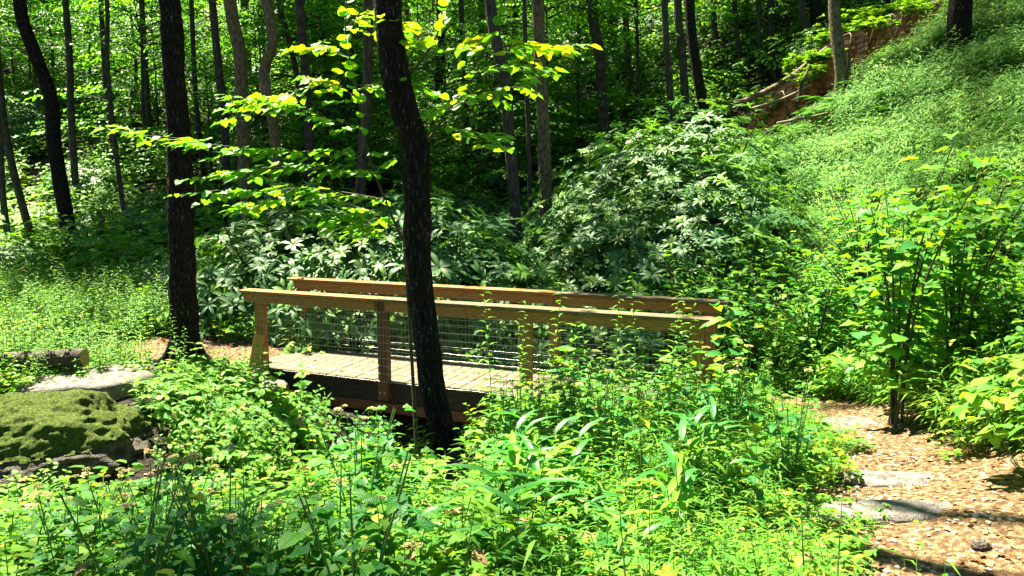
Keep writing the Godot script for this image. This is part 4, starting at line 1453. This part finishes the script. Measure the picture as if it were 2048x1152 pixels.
func build_plants() -> void:
	# wild hydrangea with cream flower heads
	var kinds := []
	for k in 5:
		var stems := {}
		var leaves := {}
		var heads := []
		var leaf_kind: String = ["broad", "broad", "lobed", "ovate", "broad"][k]
		for s in 6:
			var a := rnd(0, TAU)
			var h := rnd(0.45, 0.8)
			var e := Vector3(cos(a) * rnd(0.05, 0.3), h, sin(a) * rnd(0.05, 0.3))
			tube(stems, "stem", [Vector3(0, -0.1, 0), e * 0.5 + Vector3(0, 0.06, 0), e], [0.006, 0.005, 0.003], 5)
			var b := rnd(0, TAU)
			for j in 5:
				var f := lerpf(0.35, 0.98, j / 4.0)
				b += PI / 2
				for sd in [0.0, PI]:
					var along := Vector3(cos(b + sd), rnd(-.15, .3), sin(b + sd))
					app(leaves, any_leaf(leaf_kind), aim(e * f + along * 0.05, along, Vector3(rnd(-.5, .5), 1, rnd(-.5, .5)), Vector3(rnd(0.8, 1.05), 1, 1) * rnd(0.055, 0.12) * (1.0 if j < 4 else 0.6)), worn(["hydrangea", "hydrangea", "hydrangea_light"]))
			if s < (1 if k % 2 else 2):
				heads.append([e + Vector3(0, 0.06, 0), mesh_of(flower_head(rnd(0.018, 0.036), rnd(0.0, 0.6)))])
		kinds.append([mesh_of(stems), mesh_of(leaves), heads])
	var spots := []
	for e in [[-0.95, 5.6], [-0.7, 5.3], [-1.25, 5.9], [-1.0, 5.1], [-0.45, 5.1], [-0.2, 5.5], [0.1, 5.6], [-1.3, 5.3]]:
		spots.append([e[0], e[1], "wild hydrangea with cream flower heads around the foot of the leaning tree"])
	var n := 0
	while n < 60:
		var d := rnd(2.5, 5.6)
		var x := rnd(-0.66, -0.12) * d
		if ground(x, d) < -0.7:
			continue
		spots.append([x, d, "wild hydrangea with broad leaves and cream flowers on the near creek bank"])
		n += 1
	n = 0
	while n < 26:
		var d := rnd(4.4, 7.2)
		var x := rnd(-0.3, 2.4)
		if path_gap(x, d) < 0.7 or in_bridge(x, d, 0.5):
			continue
		spots.append([x, d, "wild hydrangea in the sunlit weeds in front of the bridge"])
		n += 1
	for s in spots:
		var k := R.randi() % 5
		var room := sight(s[0], s[1]) - ground(s[0], s[1])
		if room < 0.35:
			continue
		var o := thing("wild_hydrangea", on_ground(s[0], s[1]), s[2], "plant", "wild hydrangeas")
		o.rotation.y = rnd(0, TAU)
		o.scale = Vector3.ONE * minf(rnd(0.85, 1.1), room / 0.72)
		part("stems", kinds[k][0], o)
		part("foliage", kinds[k][1], o, "stuff")
		for f in kinds[k][2]:
			var fl := part("flower_head", f[1], o)
			fl.position = f[0]
	# tall weeds
	var weeds := []
	for k in 4:
		weeds.append(mesh_of(herb_spiral(rnd(0.95, 1.2), 44, 0.12, ["herb", "herb_light", "herb_light"], "lance")))
	for k in 2:
		weeds.append(mesh_of(herb_opposite(rnd(0.85, 1.05), 8, 0.14, ["herb", "herb_light", "hydrangea"], "ovate")))
	spots = []
	for e in [[0.62, 6.7], [1.3, 6.3], [1.42, 6.4], [1.1, 6.2], [1.7, 6.2], [1.8, 6.4], [0.3, 6.9], [0.5, 6.8], [0.9, 6.4], [1.25, 5.9], [1.6, 5.6], [0.05, 6.9], [-0.15, 6.6], [0.7, 5.9], [1.9, 5.9]]:
		spots.append([e[0], e[1], "tall leafy weed shoot standing against the bridge railing", R.randi() % 6, rnd(1.0, 1.3)])
	n = 0
	while n < 40:
		var d := rnd(4.0, 6.8)
		var x := rnd(0.0, 2.3)
		if path_gap(x, d) < 0.6 or in_bridge(x, d, 0.4):
			continue
		spots.append([x, d, "slender tall weed in the sunlit undergrowth beside the path", R.randi() % 6, rnd(0.6, 0.9)])
		n += 1
	for e in [[-5.4, 9.9], [-5.1, 9.0], [-4.6, 9.0], [-4.2, 9.3], [-4.75, 9.4], [-6.3, 10.0], [-4.0, 8.9], [-7.0, 12.0], [-6.5, 11.8]]:
		spots.append([e[0], e[1], "tall thin weed growing beside the dark straight tree", R.randi() % 4, rnd(0.7, 1.0)])
	for s in spots:
		var o := thing("tall_weed", on_ground(s[0], s[1]), s[2], "weed", "tall weeds")
		o.rotation.y = rnd(0, TAU)
		o.scale = Vector3.ONE * s[4]
		part("shoot", weeds[s[3]], o)
	# broad-bladed grass
	var grasses := []
	for k in 3:
		var t := {}
		for s in 5:
			var foot := Vector3(rnd(-.12, .12), -0.05, rnd(-.12, .12))
			var e := foot + Vector3(rnd(-.12, .12), rnd(0.4, 0.65), rnd(-.12, .12))
			tube(t, "stem", [foot, e], [0.004, 0.002], 4)
			var a := rnd(0, TAU)
			for j in 7:
				a += PI + rnd(-.5, .5)
				var f := lerpf(0.25, 1.0, j / 6.0)
				app(t, any_leaf("blade"), aim(foot.lerp(e, f), Vector3(cos(a), rnd(0.4, 1.1), sin(a)), Vector3.UP, Vector3(0.85, 1, 1) * rnd(0.17, 0.27)), pick(["grass", "grass", "herb_light"]))
		grasses.append(mesh_of(t))
	n = 0
	while n < 24:
		var d := rnd(2.9, 4.6)
		var x := rnd(-0.2, 0.06) * d if n < 18 else rnd(0.06, 0.3) * d
		var room := (sight(x, d) - ground(x, d)) / 0.75
		if room < 0.5:
			n += 1
			continue
		var o := thing("broad_grass", on_ground(x, d), "clump of broad-bladed grass on the near bank below the leaning tree", "grass clump", "broad-bladed grass clumps")
		o.rotation.y = rnd(0, TAU)
		o.scale = Vector3.ONE * minf(room, rnd(0.8, 1.15))
		part("blades", grasses[n % 3], o)
		n += 1
	# ferns
	var ferns := []
	for k in 3:
		var fronds := []
		for f in fern_mesh(9, 0.55, 0.75):
			fronds.append(mesh_of(f))
		ferns.append(fronds)
	spots = [[-4.0, 6.6, "small fern in the dark hollow below the mossy boulder"], [-3.7, 7.3, "small fern beside the mossy boulder"], [-4.1, 8.2, "fern behind the mossy boulder in the sun"], [-3.9, 8.5, "fern behind the mossy boulder in the sun"], [-3.6, 8.3, "fern behind the mossy boulder in the sun"], [-3.3, 7.9, "fern on the far creek bank in the sun"], [-4.5, 8.6, "fern by the rock slab"]]
	n = 0
	while n < 26:
		var d := rnd(13.5, 17.3)
		var x := rnd(5.0, 8.6)
		spots.append([x, d, "bright fern on the upper grassy slope"])
		n += 1
	for s in spots:
		var o := thing("fern", on_ground(s[0], s[1], 0.02), s[2], "fern", "ferns")
		o.rotation.y = rnd(0, TAU)
		o.scale = Vector3.ONE * (rnd(0.8, 1.3) if s[1] > 12.0 else rnd(0.4, 0.65))
		for f in ferns[R.randi() % 3]:
			part("frond", f, o)

# a small round patch of one kind of herb, grown together
func patch(makers: Array, count: int, radius: float, s0: float, s1: float) -> Mesh:
	var t := {}
	for k in count:
		var a := rnd(0, TAU)
		var q := sqrt(R.randf()) * radius
		var b := Basis(Vector3.UP, rnd(0, TAU)).rotated(Vector3(rnd(-1, 1), 0, rnd(-1, 1)).normalized(), rnd(0.0, 0.22))
		app(t, makers[k % makers.size()], Transform3D(b * rnd(s0, s1), Vector3(cos(a) * q, 0, sin(a) * q)))
	return mesh_of(t)

func scatter(gap: float, test: Callable, x0: float, x1: float, d0: float, d1: float, s0: float, s1: float, low := 0.5) -> Array:
	# jittered rows; each patch lies along the slope it grows on
	var out := []
	var d := d0
	while d < d1:
		var x := x0
		while x < x1:
			var px := x + rnd(-0.5, 0.5) * gap
			var pd := d + rnd(-0.5, 0.5) * gap
			x += gap
			if absf(px) > pd * 0.8 + 1.9 or not test.call(px, pd):
				continue
			var y := ground(px, pd)
			var up := Vector3(ground(px - 0.2, pd) - ground(px + 0.2, pd), 0.4, ground(px, pd + 0.2) - ground(px, pd - 0.2)).normalized()
			up = (up * 0.75 + Vector3.UP * 0.25).normalized()
			var sz := rnd(s0, s1)
			var tall := minf(sz, (sight(px, pd) - y) / low)
			if tall < 0.3:
				continue
			var side := up.cross(Vector3(rnd(-1, 1), 0, rnd(-1, 1))).normalized()
			out.append(Transform3D(Basis(side * sz, up * tall, side.cross(up) * sz), Vector3(px, y, -pd)))
		d += gap
	return out

# how high the plants of the open ground between the path and the bridge grow, so that the creek and the deck stay open to view
func sight(x: float, d: float) -> float:
	if d > 9.6:
		return 99.0
	if d > 6.6 and x < creek_x(d):
		return 2.35 - d * (lin(x / d, [-0.7, -0.42, -0.37, -0.31, -0.2], [0.2, 0.225, 0.25, 0.29, 0.33]) if d > 8.4 or x > -3.9 else 0.36)
	return 2.35 - d * lin(x / d, [-0.68, -0.5, -0.42, -0.37, -0.28, -0.24, -0.215, -0.195, -0.165, -0.045, -0.02, 0.01, 0.06, 0.12, 0.2, 0.26, 0.32, 0.45, 0.52], [0.43, 0.41, 0.41, 0.45, 0.45, 0.38, 0.32, 0.31, 0.40, 0.40, 0.30, 0.27, 0.24, 0.21, 0.2, 0.235, 0.235, 0.22, -9.0])

func build_undergrowth() -> void:
	var bank := func(x: float, d: float) -> bool:
		return ground(x, d) > -0.75 and x > creek_x(d) + 0.45 and x < toe_x(d) + 0.4 and path_gap(x, d) > 0.95 + 0.25 * bumps.get_noise_2d(x * 2.0, d * 2.0) and not in_bridge(x, d, 0.2) and d < 9.0 and bumps.get_noise_2d(x * 1.3 + 5.0, d * 1.3) > (-0.25 if x > 0.1 * d else -0.15)
	var sunny := func(x: float, d: float) -> bool:
		return bank.call(x, d) and x > 0.12 * d - 0.5
	var slope := func(x: float, d: float) -> bool:
		return x > toe_x(d) - 0.3 and path_gap(x, d) > (1.1 if d < 4.8 else 0.72) and not in_bridge(x, d, 0.3) and bumps.get_noise_2d(x * 0.8 + 5.0, d * 0.8) > -0.3 and not (d > 16.4 and x > 5.2 and x < 11.0)
	var far_side := func(x: float, d: float) -> bool:
		return ground(x, d) > -0.8 and x < creek_x(d) - 0.45 and path_gap(x, d) > 0.85 and not (x < -4.4 and x > -6.6 and d > 9.0 and d < 10.6 and R.randf() < 0.7) and not in_bridge(x, d, 0.25) and not (absf(x + 5.15) < 1.4 and absf(d - 7.7) < 1.0)
	var edge := func(x: float, d: float) -> bool:
		var g := path_gap(x, d)
		return g > (0.3 if x < 2.3 or d > 4.8 else 0.7) and g < 1.2 and x < 5.0 and d < 9.0 and bumps.get_noise_2d(x * 3.0, d * 3.0) + 0.9 * (g - 0.65) > 0.0
	var tones := [["herb", "herb_light"], ["herb", "herb_light"], ["herb", "herb_light", "herb_light", "herb", "herb_light", "herb_yellow"]]
	for k in 3:
		var keys: Array = tones[k]
		var opp := [herb_opposite(0.5, 7, 0.07, keys), herb_opposite(0.42, 6, 0.075, keys, "lobed"), herb_opposite(0.35, 6, 0.06, keys)]
		var low := [herb_low(9, 0.22, 0.065, keys), herb_low(8, 0.18, 0.075, keys), herb_low(8, 0.26, 0.06, keys)]
		var tuft := [herb_tuft(7, 0.42, 0.085, keys), herb_tuft(7, 0.34, 0.075, keys)]
		var spiral := [herb_spiral(0.6, 26, 0.085, keys), herb_spiral(0.5, 24, 0.075, keys)]
		var big := [herb_opposite(0.65, 7, 0.105, keys), herb_opposite(0.5, 6, 0.11, keys), herb_low(9, 0.4, 0.1, keys)]
		var near_mix := patch(opp + low + tuft + opp, 30, 0.42, 0.6, 1.15)
		var sunny_mix := patch(tuft + spiral + tuft + low + tuft, 34, 0.42, 0.7, 1.2)
		var slope_mix := patch(big + low + opp, 30, 0.6, 0.6, 1.3)
		var slope_low := patch([herb_low(9, 0.2, 0.06, keys), herb_tuft(8, 0.36, 0.1, keys), herb_tuft(7, 0.3, 0.085, keys), herb_tuft(8, 0.4, 0.11, keys)], 75, 0.8, 0.8, 1.3)
		var far_mix := patch(low + low + opp + tuft, 40, 0.6, 0.7, 1.3)
		var tiny := patch(low + tuft, 6, 0.17, 0.3, 0.75)
		stuff("undergrowth", near_mix, scatter(0.62, func(x: float, d: float) -> bool: return bank.call(x, d) and x < 0.1 * d + 0.5 * bumps.get_noise_2d(x, d + 7.0), -4.0, 4.5, 2.5, 9.0, 0.75, 1.25, 0.55), "leafy green weeds on the near creek bank", "undergrowth")
		stuff("stilt_grass", sunny_mix, scatter(0.62, sunny, -0.6, 4.5, 2.6, 9.0, 0.8, 1.25, 0.65), "fine grass and weeds beside the footpath", "grass")
		stuff("undergrowth", slope_mix, scatter(0.85, slope, 2.4, 7.5, 2.2, 9.0, 0.7, 1.2, 0.7), "tall leafy weeds on the slope beside the path", "undergrowth")
		stuff("slope_grass", slope_low, scatter(1.0, slope, 2.0, 15.0, 4.0, 17.6, 0.8, 1.2, 0.4), "low ground cover on the upper slope", "grass")
		stuff("undergrowth", far_mix, scatter(0.95, far_side, -13.0, 1.0, 5.5, 16.5, 0.8, 1.3, 0.5), "leafy ground cover beyond the creek", "undergrowth")
		var floor_mix := patch([herb_low(9, 0.5, 0.14, keys), herb_opposite(0.8, 6, 0.16, keys)], 26, 1.1, 0.7, 1.3)
		stuff("forest_undergrowth", floor_mix, scatter(2.6, func(x: float, d: float) -> bool: return (not slope.call(x, d) or d > 19.0) and not (d < 19.6 and x > 4.6 and x < 11.5), -40.0, 40.0, 15.5, 52.0, 0.8, 1.5), "leafy undergrowth on the forest floor", "undergrowth")
		stuff("clearing_weeds", patch(spiral + tuft + spiral, 22, 0.5, 0.8, 1.3), scatter(0.8, func(x: float, d: float) -> bool: return x < -5.2 and path_gap(x, d) > 0.75 and d > 9.0, -12.0, -5.0, 9.0, 14.0, 0.9, 1.4), "feathery weeds in the clearing beside the far path", "weeds")
		stuff("path_weeds", tiny, scatter(0.24, edge, 0.5, 5.0, 2.4, 8.5, 0.7, 1.3, 0.2), "tiny weeds along the edge of the footpath", "weeds")
